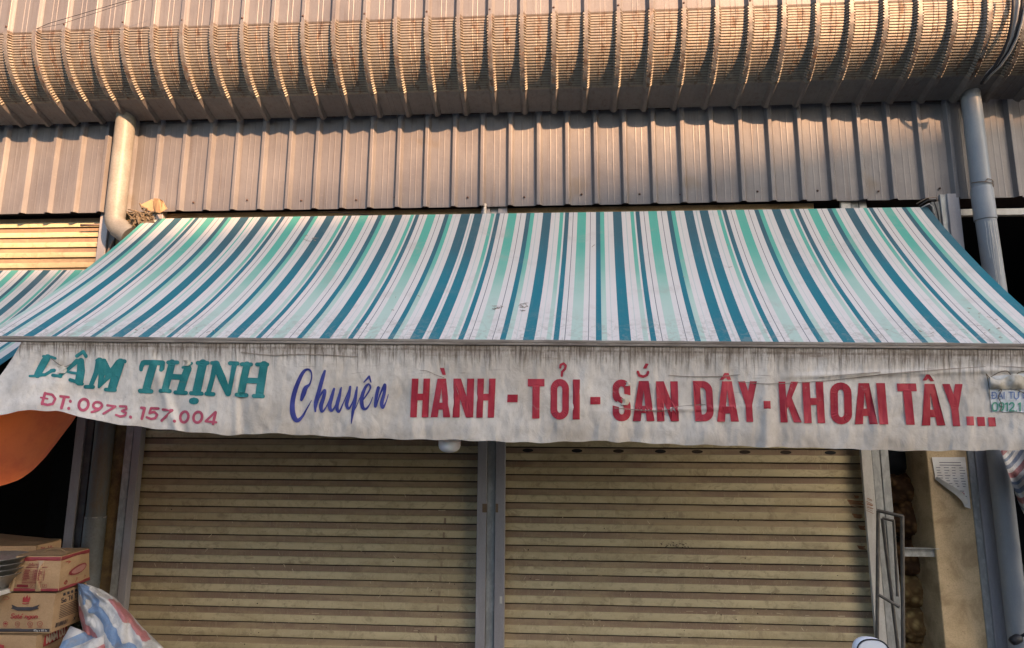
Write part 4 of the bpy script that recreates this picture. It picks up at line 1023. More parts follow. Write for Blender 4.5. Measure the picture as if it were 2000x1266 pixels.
# ------------------------------------------------------------------ boxes lower left
M['card'] = grimy('brown_cardboard', (0.47, 0.31, 0.175), (0.38, 0.24, 0.13), 5, .7, .85, 0, bump=.25, fine=120)
M['card_in'] = grimy('cardboard_flap', (0.30, 0.20, 0.11), (0.22, 0.145, 0.08), 6, .7, .85)
M['bred'] = m_ink('box_red_ink', (0.30, 0.03, 0.03), .15); M['bblack'] = m_ink('box_black_ink', (0.035, 0.03, 0.035), .2); M['bmaroon'] = m_ink('box_maroon_ink', (0.22, 0.03, 0.035), .2)
class Carton:
    """box set by its front-right-bottom corner, width to the left, depth away; yaw about that corner"""
    def __init__(s, corner, w, d, h, yaw, name, label, tilt=0, topin=0.0, bulge=.012):
        s.c = Vector(corner); s.w, s.d, s.h = w, d, h
        s.R = Matrix.Rotation(yaw, 3, 'Z') @ Matrix.Rotation(tilt, 3, 'Y')
        s.root = empty(name, s.c, label, 'box', 'cartons in the lower left corner'); s.topin = topin; s.bulge = bulge
        mb = MB(); n = 8
        def face(o, a, b, nn):
            def f(u, v):
                p = o+a*u+b*v; k = math.sin(u*math.pi)*math.sin(v*math.pi)
                loc = p+nn*(k*bulge*(1+.5*noise.noise(Vector((u*3+w*9, v*3, h)))))
                return s.P(*loc)
            mb.grid(f, n, n)
        X, Y_, Zv = Vector((-w, 0, 0)), Vector((0, d, 0)), Vector((0, 0, h)); O = Vector((0, 0, 0))
        face(O+X, -X, Zv, Vector((0, -1, 0))); face(O, Y_, Zv, Vector((1, 0, 0)))
        face(O+Y_, X, Zv, Vector((0, 1, 0))); face(O+X+Y_, -Y_, Zv, Vector((-1, 0, 0)))
        face(O+X+Zv, -X, Y_, Vector((0, 0, .6))); face(O+X+Y_, -X, -Y_, Vector((0, 0, -.0)))
        o = mb.build('carton', M['card'], s.root); weld(o); autosmooth(o, 50)
        fl_ = MB()
        # two top flaps, slightly lifted along the centre seam
        for sgn, y0, y1 in ((1, 0.002, d*.492), (-1, d*.508, d-.002)):
            def ff(u, v, y0=y0, y1=y1, sgn=sgn):
                lift = .006*(v if sgn > 0 else 1-v)+.004+bulge*.6*math.sin(u*math.pi)*math.sin((y0+(y1-y0)*v)/d*math.pi)
                return s.P(-w*u, y0+(y1-y0)*v, h+lift)
            f2 = MB(); f2.grid(ff, 6, 4); f2.build('flap', M['card_in'], s.root, smooth=True)
    def P(s, x, y, z):
        k = s.topin*z/s.h
        x = x*(1-k)-s.w*k*.5; y = y*(1-k)+s.d*k*.5
        return s.c + s.R @ Vector((x, y, z))
    def front(s, u, v, off=.004):   # u 0..1 left to right, v 0..1 top to bottom
        k = math.sin(u*math.pi)*math.sin(v*math.pi)*s.bulge*1.5
        return s.P(-s.w*(1-u), -k-off, s.h*(1-v))
    def side(s, u, v, off=.004):    # u 0..1 front to back
        k = math.sin(u*math.pi)*math.sin(v*math.pi)*s.bulge*1.5
        return s.P(k+off, s.d*u, s.h*(1-v))
    def on_front(s, polys, mat, name='print', grid=None): return decal(name, polys, lambda x, y: s.front(x, y), mat, s.root, grid)
    def on_side(s, polys, mat, name='print', grid=None): return decal(name, polys, lambda x, y: s.side(x, y), mat, s.root, grid)
YC = -1.05
def carton_from_px(frb, wpx, dep, hpx, **k):
    c = at(*frb, YC); w_ = c.x-at(frb[0]-wpx, frb[1], YC).x; h_ = at(frb[0], frb[1]-hpx, YC).z-c.z
    return c, w_, dep, h_
cB, wB, dB, hB = carton_from_px((99, 1237), 101, .30, 78)
boxB = Carton(cB, wB, .34, hB, math.radians(4), 'cardboard_box', 'brown carton with red crown, black ribbon and red script, under the taped box')
cA = cB+Vector((.0, .0, hB+.014)); _, wA, _, hA = carton_from_px((104, 1160), 90, .3, 68)
boxA = Carton(cA+Vector((.02, 0, 0)), wA*1.02, .36, hA, math.radians(6), 'cardboard_box', 'taped brown carton with dark red bands and carry handle, top of the stack', topin=.10, bulge=.02)
hC = cB.z-.012
boxC = Carton(Vector((cB.x-.08, cB.y-.02, .45)), wB*1.25, .34, hC-.45, math.radians(2), 'cardboard_box', 'brown carton with red NAM DU panels, at the foot of the picture')
boxE = Carton(Vector((cB.x-.02, cB.y, 0.0)), wB*1.3, .40, .444, math.radians(-3), 'cardboard_box', 'plain brown carton on the ground, lowest of the stack')
cD = at(66, 1105, -.62); hD = at(66, 1066, -.62).z-cD.z
boxD = Carton(Vector((cD.x, -.62, cD.z-.06)), .62, .34, hD+.06, math.radians(10), 'cardboard_box', 'open brown carton lettered Dầu Hào, behind the taped one')
boxF = Carton(Vector((cD.x-.01, -.60, 0.0)), .60, .40, cD.z-.066, math.radians(8), 'cardboard_box', 'tall brown carton hidden behind the stack, carrying the open one', bulge=.004)
# prints
p_, w_ = text_polys('Saté ngon', 0, 0, 1, .19, 1.0, .25, .2); f_ = lambda ps, x0, y0, sx, sy: [[(x0+x*sx, y0+y*sy) for x, y in q] for q in ps]
boxB.on_front(f_(p_, .26, .50, .50/w_, .11), M['bred'], 'lettering')
boxB.on_front([[(0.0, .885), (.98, .885), (.98, .965), (0.0, .965)]], M['bblack'], grid=.1)
p_, w_ = text_polys('80g x 60 lọ', 0, 0, 1, .16); decal('lettering', f_(p_, .70, .90, .24/w_, .045), lambda x, y: boxB.front(x, y, .0055), flat('white_ink', (.7, .68, .65)), boxB.root)
boxB.on_front([[(.24, .27), (.30, .30), (.36, .33), (.64, .33), (.70, .30), (.76, .27), (.73, .34), (.76, .37), (.70, .385), (.62, .42), (.38, .42), (.30, .385), (.24, .37), (.27, .34)]], M['bblack'], grid=.08)
p_, w_ = text_polys('HƯỜNG VỊ NGON ĐẬM ĐÀ'.replace('Ị', 'I').replace('Ậ', 'Â').replace('V', 'U'), 0, 0, 1, .16); 
boxB.on_front([[(.43, .12), (.45, .06), (.47, .13), (.50, .03), (.53, .13), (.55, .06), (.57, .12), (.56, .21), (.44, .21)]] + stroke([(.44, .24), (.50, .255), (.56, .24)], .02), M['bred'])
for cx in (.17, .40, .63, .80):
    boxB.on_front(stroke([(cx+.045*math.cos(t), .755+.06*math.sin(t)) for t in [k*math.pi/6 for k in range(13)]], .009) + ([disc((cx, .755), .028, 8)] if cx < .2 else stroke([(cx-.015, .745), (cx+.015, .745), (cx, .77)], .008)) + [[(cx-.04, .835), (cx+.04, .835), (cx+.04, .845), (cx-.04, .845)]], M['bred'])
boxB.on_front(stroke([(.11+.06*math.cos(t), .12+.04*math.sin(t)) for t in [k*math.pi/6 for k in range(13)]], .008), M['bred'])
p_, w_ = text_polys('Sa Tế Tôm', 0, 0, 1, .2, .8); boxB.on_side(f_(p_, .18, .18, .62/w_, .11), M['bblack'], 'lettering')
boxB.on_side([R(.22+.12*k, .29+.12*k, .06, .13) for k in range(5)] + [R(.15, .15+random.uniform(.5, .68), .36+.045*k, .375+.045*k) for k in range(8)] + [R(.10+.035*k, .10+.035*k+random.choice([.012, .022]), .78, .90) for k in range(10)] + stroke([(.62, .80), (.70, .90)], .02) + stroke([(.70, .80), (.62, .90)], .02) + stroke([(.83+.04*math.cos(t), .84+.04*math.sin(t)) for t in [k*math.pi/6 for k in range(11)]], .015), M['bblack'])
boxA.on_front([[(.0, .90), (1, .92), (1, 1.0), (0, .985)], [(.22, .02), (1, .02), (1, .13), (.20, .13)]], M['bmaroon'], grid=.1)
boxA.on_side([[(.0, .92), (1, .90), (1, .99), (0, 1.0)], [(.0, .02), (1, .02), (1, .13), (.0, .13)]], M['bmaroon'], grid=.1)
p_, w_ = text_polys('DẦU HÀO', 0, 0, 1, .2); boxA.on_front(f_(p_, .36, .20, .30/w_, .055), M['bmaroon'], 'lettering')
lines = []
for k in range(8): lines.append(R(.28, .72, .36+.045*k, .367+.045*k))
for k in (.28, .50, .62, .72): lines.append(R(k-.003, k+.003, .36, .68))
for k in range(14): yy = .375+.045*(k//2); xx = .30+.22*(k % 2); lines.append(R(xx, xx+random.uniform(.08, .15), yy, yy+.018))
lines += [R(.30, .76, .29, .31), R(.28, .70, .71, .725), R(.28, .66, .74, .755), R(.18, .42, .79, .87)]
for cx in (.50, .62, .74): lines += stroke([(cx-.04, .79), (cx+.04, .79), (cx+.04, .88), (cx-.04, .88), (cx-.04, .79)], .006) + stroke([(cx-.015, .86), (cx, .81), (cx+.015, .83)], .01)
boxA.on_front(lines, M['bmaroon'])
ov = [disc((0, 0), 1, 20)]; boxA.on_side([[(.50+.30*x+.1*y*0, .50+.13*y-.05*x) for x, y in ov[0]]], M['bmaroon'])
decal('print', [[(.50+.24*x, .50+.09*y-.04*x) for x, y in ov[0]]], lambda x, y: boxA.side(x, y, .0055), flat('pale_pink_ink', (.42, .2, .17)), boxA.root)
boxA.on_side(stroke([(.12, .2), (.2, .19), (.25, .22), (.18, .25)], .02) + stroke([(.12, .80), (.16, .74), (.2, .80), (.16, .86), (.12, .80)], .02) + stroke([(.45, .73), (.47, .8), (.45, .88)], .02) + stroke([(.75, .76), (.79, .8), (.75, .84)], .02), M['bred'])
# handle strap and brown tape
hs = MB(); hp = [boxA.P(-wA*(.62-.55*t), .10, hA+.012+.028*math.sin(t*math.pi)) for t in [k/10 for k in range(11)]]; hs.tube(hp, .004, 6); hs.build('handle', M['card_in'], boxA.root)
tpm = NB('clear_brown_tape', .15, 0, .6); tpm.color((.40, .27, .15)); tpm = tpm.m
decal('tape', [R(.55, .66, .12, .99)], lambda x, y: boxA.front(x, y, .0062), tpm, boxA.root, .08); decal('tape', [R(.05, .12, .2, .99)], lambda x, y: boxA.front(x, y, .0062), tpm, boxA.root, .08)
boxC.on_front([[(.02, .10), (.30, .22), (.56, .34), (.56, .9), (.02, .9)]], M['bred'], grid=.08)
p_, w_ = text_polys('NAM DU', 0, 0, 1, .26, .7); pale = flat('cream_ink', (.62, .5, .36))
decal('lettering', f_(p_, .06, .42, .44/w_, .30), lambda x, y: boxC.front(x, y, .0056), pale, boxC.root)
boxC.on_side([[(.2, .12), (.85, .04), (.80, .42), (.16, .52)]], M['bred'], grid=.1)
decal('lettering', [[(x, y-.12*(x-.2)) for x, y in q] for q in f_(p_, .24, .16, .54/w_, .26)], lambda x, y: boxC.side(x, y, .0056), pale, boxC.root)
p_, w_ = text_polys('Dầu Hào', 0, 0, 1, .24, .9)
# raised flap of the open carton carrying the words
fx = [at(66, 1074, -.60), at(119, 1062, -.45), at(119, 1056, -.45), at(67, 1065, -.62)]
fpb = at(118, 1075, -.45)
q = [at(68, 1086, -.62), at(118, 1078, -.44), at(120, 1056, -.42), at(68, 1066, -.62)]
fm_ = MB(); fm_.add([q[0], q[1], q[2], q[3]] + [v+Vector((-.003, .005, 0)) for v in q], [(0, 1, 2, 3), (7, 6, 5, 4), (3, 2, 6, 7), (1, 5, 6, 2), (0, 3, 7, 4)]); fm_.build('flap', M['card'], boxD.root)
def fmap(x, y):
    t_ = q[3].lerp(q[2], x); b2 = q[0].lerp(q[1], x); return t_.lerp(b2, y)+Vector((.001, -.003, 0))
decal('lettering', f_(p_, .24, .30, .50/w_, .42), fmap, M['bmaroon'], boxD.root)
boxD.on_front(stroke([(.72, .40), (.93, .40), (.93, .62), (.72, .62), (.72, .40)], .012, round_=False), M['bred'])
boxD.on_front([R(.40, .52, .45, .56)], M['bred'])
# back flaps
bf = MB(); a = at(-40, 1038, -.35); 
bf.add([at(-60, 1056, -.6), at(64, 1064, -.6), at(118, 1054, -.28), at(58, 1048, -.28), at(-60, 1036, -.28)], [(0, 1, 2, 3, 4)]); bf.build('flap', M['card_in'], boxD.root)

# ------------------------------------------------------------------ basins stacked at the left edge
M['alu'] = grimy('dull_aluminium', (0.42, 0.41, 0.39), (0.30, 0.29, 0.27), 6, .7, .35, .8)
bc = at(-28, 1120, -1.12)
crate_top = bc.z-.10
for k in range(4):
    z = crate_top+.035*k+.0
    o = MB(); R_ = .222+.004*(k == 3)
    o.lathe((bc.x+.004*k, bc.y, z), [(0, .0), (.12, .0), (.135, .006), (R_*.90, .085), (R_, .098), (R_+.006, .102), (R_+.004, .106), (R_*.985, .103), (R_*.885, .088), (.13, .010), (0, .006)], 40)
    oo = o.build('basin', M['alu']); autosmooth(oo, 45)
    tag(oo, ['lowest grey metal basin of the nested stack at the left edge', 'second grey metal basin from the bottom of the nested stack', 'third grey metal basin from the bottom of the nested stack', 'top grey metal basin of the nested stack beside the taped box'][k], 'basin', 'basins nested at the left edge')
# a stool carrying them
stl = NB('pale_plastic', .4, 0, .4); stl.color((.62, .60, .57)); 
so = empty('stool', (bc.x, bc.y, 0), 'pale plastic stool carrying the stacked metal basins at the left edge', 'stool')
o = MB(); o.bbox(bc.x-.16, bc.x+.16, bc.y-.16, bc.y+.16, crate_top-.03, crate_top-.002, .03); o.build('seat', stl.m, so)
for sx in (-1, 1):
    for sy in (-1, 1):
        o = MB(); o.tube([(bc.x+sx*.13, bc.y+sy*.13, crate_top-.03), (bc.x+sx*.17, bc.y+sy*.17, 0)], [.022, .018], 8); o.build('leg', stl.m, so)

# ------------------------------------------------------------------ crates behind the sack
def crate(name, px, py, Y, w_, d_, h_, zb, mat, label):
    c0 = at(px, py, Y); r = empty(name, (c0.x, Y, zb), label, 'crate')
    for (dx, dy, sx, sy) in ((0, 0, w_, .008), (0, d_, w_, .008)):
        o = MB()
        o.box(c0.x, c0.x+w_, Y+dy, Y+dy+.01, zb+h_-.03, zb+h_); o.box(c0.x, c0.x+w_, Y+dy, Y+dy+.01, zb, zb+.03)
        n = int(w_/.022)
        for i in range(n+1): o.box(c0.x+i*w_/n-.003, c0.x+i*w_/n+.003, Y+dy+.001, Y+dy+.009, zb+.03, zb+h_-.03)
        for i in range(1, int(h_/.022)): o.box(c0.x, c0.x+w_, Y+dy+.002, Y+dy+.007, zb+i*.022-.002, zb+i*.022+.002)
        o.build('lattice_side', mat, r)
    o = MB(); o.box(c0.x, c0.x+w_, Y+.01, Y+d_, zb, zb+.012); o.box(c0.x-.008, c0.x, Y, Y+d_+.01, zb, zb+h_); o.box(c0.x+w_, c0.x+w_+.008, Y, Y+d_+.01, zb, zb+h_); o.build('tray', mat, r)
    return r
redp = NB('red_plastic', .4, 0, .4); redp.color((.36, .02, .03)); grp = NB('dark_green_plastic', .5, 0, .3); grp.color((.05, .07, .05))
zt = Z(140, 1249, -.75); crate('plastic_crate', 122, 1250, -.75, .16, .32, zt-.2, .2, redp.m, 'red plastic crate between the cartons and the striped sack')
zt2 = Z(140, 1216, -.70); crate('plastic_crate', 122, 1250, -.74, .16, .30, Z(140, 1205, -.74)-zt-.006, zt+.003, grp.m, 'dark green mesh crate standing on the red one')
crate('plastic_crate', 122, 1250, -.74, .16, .30, .19, .004, grp.m, 'dark green mesh crate on the ground under the red one')

# ------------------------------------------------------------------ striped woven sacks
def m_sack(name, per, ang, seq, dirt=.25):
    m = NB(name, .38, 0, .45); uv = m.coord('uv'); u, v = m.sep(uv)[0:2]
    t = m.math('ADD', m.math('MULTIPLY', u, math.cos(ang)), m.math('MULTIPLY', v, math.sin(ang)))
    t = m.math('ADD', t, m.math('MULTIPLY', m.noise(m.coord('uv', (1, 1, 1)), 2.5, 2, .5), .05))
    fr = m.math('FRACT', m.math('DIVIDE', t, per))
    c = (.60, .58, .56)
    for a, b, col in seq:
        k = m.math('MULTIPLY', m.ramp(fr, a, a+.015), m.ramp(fr, b, b+.015, 1, 0)); c = m.mix(k, c, col)
    weave = m.n('ShaderNodeTexChecker'); weave.inputs['Scale'].default_value = 240; m.l(uv, weave.inputs[0])
    c = m.mix(m.math('MULTIPLY', weave.outputs['Fac'], .10), c, (.8, .8, .8))
    c = m.mix(m.ramp(m.noise(m.coord(), 7, 6, .7, .8), .5, .75, 0, dirt*2), c, (.28, .25, .22))
    m.color(c); m.bump(m.noise(m.coord('world', (1, 1, .6)), 20, 7, .66, 1.0), .8, .022); return m.m
M['sack'] = m_sack('striped_woven_sack', .235, 0.0, [(.02, .24, (.50, .17, .17)), (.50, .74, (.15, .25, .42))], .42)
# big sack: a limp pile draped from its knotted neck down to the right
SY = -.85
top_c = [(152, 1139), (175, 1143), (200, 1152), (225, 1168), (250, 1192), (275, 1222), (300, 1246), (322, 1268), (350, 1310), (365, 1360)]
bot_c = [(152, 1140), (152, 1170), (154, 1200), (160, 1225), (168, 1262), (172, 1290), (178, 1320), (190, 1340), (210, 1365), (250, 1395)]
def sackf(u, v):
    i = u*9; k = min(8, int(i)); f = i-k
    a = [top_c[k][q]+(top_c[k+1][q]-top_c[k][q])*f for q in (0, 1)]; b = [bot_c[k][q]+(bot_c[k+1][q]-bot_c[k][q])*f for q in (0, 1)]
    th = v*2*math.pi; w_ = (1-math.cos(th))/2      # 0 at ridge, 1 at lower rim
    side = math.sin(th)
    px, py = a[0]+(b[0]-a[0])*w_, a[1]+(b[1]-a[1])*w_
    th_ = .02+.24*math.sin(min(1, u*1.15)*math.pi*.5)
    n = noise.noise(Vector((u*4, v*7, 3)))*.05+noise.noise(Vector((u*9+v*3, v*14, 8)))*.028+noise.noise(Vector((u*26, v*22, 8)))*.014-abs(noise.noise(Vector((u*8+v*6, v*9-u*5, 18))))*.05-abs(noise.noise(Vector((u*17-v*9, v*20, 28))))*.022
    fold = .018*math.sin(v*38+u*9)*(1-u)*.8
    return at(px, py, SY-side*th_-(n+fold)*min(1, u*4+.15))
sk = MB(); uvs = []
NU_, NV_ = 70, 90
for j in range(NV_+1):
    for i in range(NU_+1):
        u, v = i/NU_, j/NV_; p = sackf(u, v); 
        if p.z < 0.004: p.z = .004
        sk.v.append(tuple(p)); uvs.append((-(.60*p.x+.80*p.z)+.02*math.sin(v*9), u*1.2))
for j in range(NV_):
    for i in range(NU_):
        a = j*(NU_+1)+i; sk.f.append((a, a+1, a+NU_+2, a+NU_+1)); sk.m.append(0)
so_ = sk.build('woven_sack', M['sack'], smooth=True, uvs=uvs)
tag(so_, 'large white sack with blue and red stripes slumped against the left shutter jamb', 'sack', 'striped woven sacks')
def blob(name, c, r, mat, seed, label=None, cat=None, group=None, parent=None, nz=.18, sc=(1, 1, 1), seg=(30, 20)):
    mb = MB(); uvs = []
    nu, nv = seg
    for j in range(nv+1):
        for i in range(nu+1):
            th = 2*math.pi*(i % nu)/nu; ph_ = math.pi*j/nv
            d = Vector((math.sin(ph_)*math.cos(th)*sc[0], math.sin(ph_)*math.sin(th)*sc[1], math.cos(ph_)*sc[2]))
            k = 1+nz*noise.noise(d*2.3+Vector((seed, 0, 0)))+nz*.45*noise.noise(d*7+Vector((seed, 3, 0)))
            p = Vector(c)+d*r*k; p.z = max(p.z, .003)
            mb.v.append(tuple(p)); uvs.append((p.x*.4-p.z*.8, j/nv))
    for j in range(nv):
        for i in range(nu):
            a = j*(nu+1)+i; mb.f.append((a, a+nu+1, a+nu+2, a+1)); mb.m.append(0)
    o = mb.build(name, mat, parent, smooth=True, uvs=uvs)
    if label: tag(o, label, cat, group)
    return o
c0 = at(168, 1300, -1.0)
blob('woven_sack', (c0.x-.02, -1.02, c0.z-.12), .26, M['sack'], 4, 'small crumpled striped sack in front of the slumped one, at the bottom edge', 'sack', 'striped woven sacks', sc=(.8, .6, 1.25), nz=.35)
blob('woven_sack', (c0.x+.05, -1.0, .16), .3, M['sack'], 9, 'striped sack on the ground beneath the crumpled one', 'sack', 'striped woven sacks', sc=(1, .8, .8))
# sack hanging at the far right
M['sack2'] = m_sack('striped_tied_sack', .20, 0.25, [(.05, .22, (.13, .17, .26)), (.40, .62, (.36, .12, .12)), (.78, .90, (.15, .2, .29))], .3)
hg = MB(); uvs = []
def hangf(u, v):
    px = 1950+150*u+40*(v)*(1-u); py = 868+10*u+(330-60*math.sin(u*3))*v*(.35+.65*min(1, u*1.4))
    return at(px, py, -.30-.05*u-.04*math.sin(u*16+v*5)-.05*noise.noise(Vector((u*6, v*4, 1)))-.12*math.sin(v*math.pi)*u)
for j in range(41):
    for i in range(61):
        u, v = i/60, j/40; hg.v.append(tuple(hangf(u, v))); uvs.append((v*.55+u*.35, u))
for j in range(40):
    for i in range(60): a = j*61+i; hg.f.append((a, a+61, a+62, a+1)); hg.m.append(0)
o = hg.build('hanging_sack', M['sack2'], smooth=True, uvs=uvs)
tag(o, 'folded red and navy striped sack tied round the pipe at far right', 'sack')

# ------------------------------------------------------------------ onion sacks in the gap
def m_net(name, c1, c2):
    m = NB(name, .8, 0, .2); v = m.n('ShaderNodeTexVoronoi'); v.inputs['Scale'].default_value = 16; m.l(m.coord(), v.inputs['Vector'])
    c = m.mix(m.ramp(v.outputs['Distance'], .1, .6), c1, c2); m.color(c)
    iv = m.math('SUBTRACT', 1.0, v.outputs['Distance']); m.bump(iv, .9, .03); return m.m
M['onion'] = m_net('yellow_onion_net', (.58, .40, .16), (.26, .15, .06)); M['onion2'] = m_net('brown_onion_net', (.32, .17, .07), (.12, .06, .03))
ys = [(1758, 955), (1762, 1010), (1768, 1090), (1770, 1150), (1775, 1215), (1780, 1285)]
ods = ['topmost, brown', 'second from the top, reddish', 'third from the top, behind the bracket', 'fourth from the top, below the bracket', 'fifth from the top, yellow', 'lowest in sight, yellow']
for i, (px, py) in enumerate(ys):
    c0 = at(px, py, .42)
    o = blob('onion_sack', (c0.x+.06, .44, c0.z), .235, M['onion2'] if i < 3 else M['onion'], i*3.1, 'onion net sack left of the tan column, '+ods[i], 'sack', 'onion sacks piled in the dark gap', sc=(1.15, .8, .68), nz=.22, seg=(36, 24))
zz_ = at(1780, 1285, .42).z-.32
k = 6
while zz_ > .05:
    blob('onion_sack', (at(1780, 1285, .42).x+.06, .44, zz_), .235, M['onion'], k*2.3, None, None, None, sc=(1.15, .8, .68), nz=.22); tag(bpy.data.objects[[o.name for o in bpy.data.objects if o.name.startswith('onion_sack')][-1]], 'onion net sack at the foot of the pile behind the metal stand', 'sack', 'onion sacks piled in the dark gap'); zz_ -= .3; k += 1
# dark bag on top
blob('black_bag', (at(1752, 900, .4).x, .42, at(1752, 900, .4).z), .13, M['wire'], 3, 'black bag lying on top of the onion sacks, just under the valance', 'bag', sc=(1.3, .8, 1))

# ------------------------------------------------------------------ metal stand leaning in front of the right jamb
M['stand'] = grimy('brown_grey_steel_tube', (0.115, 0.105, 0.095), (0.19, 0.17, 0.15), 12, .8, .45, .3)
ST = empty('metal_stand', (at(1738, 1266, -.2).x, -.2, 0), 'dark steel tube stand leaning beside the right shutter', 'stand')
def bar(pts, r, name='tube', mat=None):
    o = MB(); o.tube(pts, r, 10); return autosmooth(o.build(name, mat or M['stand'], ST), 50)
def down(px0, py0, px1, py1, Y): 
    a = at(px0, py0, Y); b = at(px1, py1, Y); t = a.z/(a.z-b.z) if a.z-b.z > 1e-6 else 1
    e = a+(b-a)*(a.z/(a.z-b.z)); return [a, b, Vector((e.x, Y, 0.0))]
bar(down(1715, 998, 1713, 1266, -.24), .013, 'leg'); bar(down(1762, 1008, 1764, 1266, -.30), .014, 'leg')
bar([at(1713, 997, -.24), at(1738, 1003, -.27), at(1764, 1009, -.30)], .013, 'crossbar')
bar([at(1713, 1160, -.24), at(1757, 1186, -.30)], .011, 'crossbar')
bar([at(1724, 1012, -.21), at(1744, 1017, -.22)], .010, 'crossbar')
bar(down(1723, 1013, 1752, 1250, -.21), .012, 'leg'); bar([at(1745, 1015, -.22), at(1748, 1060, -.22), at(1753, 1165, -.24)], .010, 'brace')

# ------------------------------------------------------------------ scooter mirror at the bottom edge
YM = -3.55
mc = at(1705, 1283, YM)
SC = empty('scooter', (mc.x-.1, YM, 0), 'scooter whose white, dark rimmed mirror pokes up at the bottom edge', 'scooter')
mm = NB('mirror_glass', .06, 1.0, .5); mm.color((.85, .87, .9)); mg = NB('mirror_sky_white', .3, 0, .5); mg.color((.88, .90, .95))
rx = at(1737, 1283, YM).x-mc.x; rz = (at(1705, 1249, YM).z-mc.z)
def mirror_shape(c, k, y, n=28):
    return [Vector((c.x+rx*k*math.copysign(abs(math.cos(t))**.8, math.cos(t)), y, c.z+rz*k*math.copysign(abs(math.sin(t))**.75, math.sin(t)))) for t in [2*math.pi*i/n for i in range(n)]]
hm = MB(); rings = [(1.0, YM-.004), (1.02, YM), (1.03, YM+.012), (1.0, YM+.03), (.7, YM+.045), (.2, YM+.05)]
vs = [];
for k, y in rings: vs += mirror_shape(mc, k, y)
hm.add(vs, [(i*28+j, i*28+(j+1) % 28, (i+1)*28+(j+1) % 28, (i+1)*28+j) for i in range(len(rings)-1) for j in range(28)]+[tuple(5*28+j for j in range(28))])
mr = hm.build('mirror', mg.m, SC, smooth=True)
rm_ = MB(); rm_.tube(mirror_shape(mc, 1.03, YM-.004)+mirror_shape(mc, 1.03, YM-.004)[:1], .0018, 6); rm_.build('rim', M['wire'], mr)
gm = MB(); gm.add(mirror_shape(mc, .97, YM-.005), [tuple(range(27, -1, -1))]); gm.build('sky_white_glass', mg.m, mr)  # flat white paints the bright sky reflection onto the mirror face
def sb(name, pts, r, mat): o = MB(); o.tube(pts, r, 10); return o.build(name, mat, SC, smooth=True)
hx = mc.x-.14
sb('mirror_stem', [(mc.x, YM+.03, mc.z-.04), (mc.x-.02, YM+.05, mc.z-.15), (hx+.06, YM+.06, 1.0)], .006, M['wire'])
sb('handlebar', [(hx-.55, YM+.12, 1.0), (hx-.45, YM+.06, 1.02), (hx-.2, YM+.1, .98), (hx+.05, YM+.06, 1.02), (hx+.14, YM+.12, 1.0)], .012, M['wire'])
blue = NB('scooter_paint', .25, 0, .5); blue.color((.05, .06, .09))
sb('front_column', [(hx-.2, YM+.1, .98), (hx-.2, YM+.24, .55), (hx-.2, YM+.34, .28)], [.05, .04, .03], blue.m)
for nm_, yy in (('wheel', YM+.36), ('wheel', YM-.84)):
    o = MB()
    o.tube([(hx-.2, yy+.24*math.cos(t), .28+.24*math.sin(t)) for t in [2*math.pi*i/24 for i in range(25)]], .038, 8); o.build(nm_, M['wire'], SC, smooth=True)
o = MB(); o.grid(lambda u, v: (hx-.2+.13*math.cos(v*2*math.pi)*math.sin(math.pi*min(1, .15+u*.8)), YM+.05-.95*u, .55+.16*math.sin(v*2*math.pi)+.12*u), 16, 14); o.build('body', blue.m, SC, smooth=True)
o = MB(); o.grid(lambda u, v: (hx-.2+.12*math.cos(v*2*math.pi), YM-.3-.6*u, .78+.05*math.sin(v*2*math.pi)), 10, 12); o.build('seat', M['wire'], SC, smooth=True)

# ------------------------------------------------------------------ cables, wires, scraps
def cable(name, pts, r, mat, label, cat='cable', group=None, extra=()):
    o = MB(); o.tube(pts, r, 8); ob = o.build(name, mat, smooth=True); tag(ob, label, cat, group); return ob
cb = at
def eave_out(px, py): 
    return None
def roll_point(px, py, off=.055):
    """first hit of the pixel ray with the eave cylinder"""
    d = ray(px, py).normalized(); o = CAM
    oy, oz = -(o.y)-RO, o.z-RZ; dy, dz = -d.y, d.z; r = RC+off
    a = dy*dy+dz*dz; b = 2*(oy*dy+oz*dz); c_ = oy*oy+oz*oz-r*r; D_ = b*b-4*a*c_
    if D_ < 0: t = -b/(2*a)
    else: t = (-b-math.sqrt(D_))/(2*a)
    return o+d*t
for i, (dx, r_, mt_) in enumerate(((0, .008, 'wire_grey'), (5, .010, 'wire_grey'), (13, .009, 'wire'), (19, .009, 'wire_grey'), (-7, .012, 'wire'))):
    base = [(1986, -30), (1985, 10), (1981, 40), (1974, 70), (1962, 98), (1945, 125), (1928, 143), (1918, 158)]
    pts = [roll_point(x+dx*(1-k/9), y+(i*1.5), .060+.012*i) for k, (x, y) in enumerate(base)]
    lab = ['thin grey cable', 'thicker pale grey cable', 'thin black cable', 'outer grey cable', 'leftmost black cable'][i]
    cable('cable', pts, r_, M[mt_], lab+' looping down over the louvred eave at the top right', 'cable', 'cables over the eave at the top right')
cable('wire', [roll_point(70, 57, .05), roll_point(95, 46, .12), roll_point(150, 30, .2), roll_point(245, 2, .25), roll_point(300, -12, .25)], .0022, M['wire'], 'thin steel wire stretched across the roof sheets at the top left', 'wire')
cable('wire', [roll_point(70, 57, .05), roll_point(120, 47, .09), roll_point(240, 8, .2), roll_point(300, -8, .2)], .0016, M['wire'], 'second thin wire sagging just under the first at the top left', 'wire')
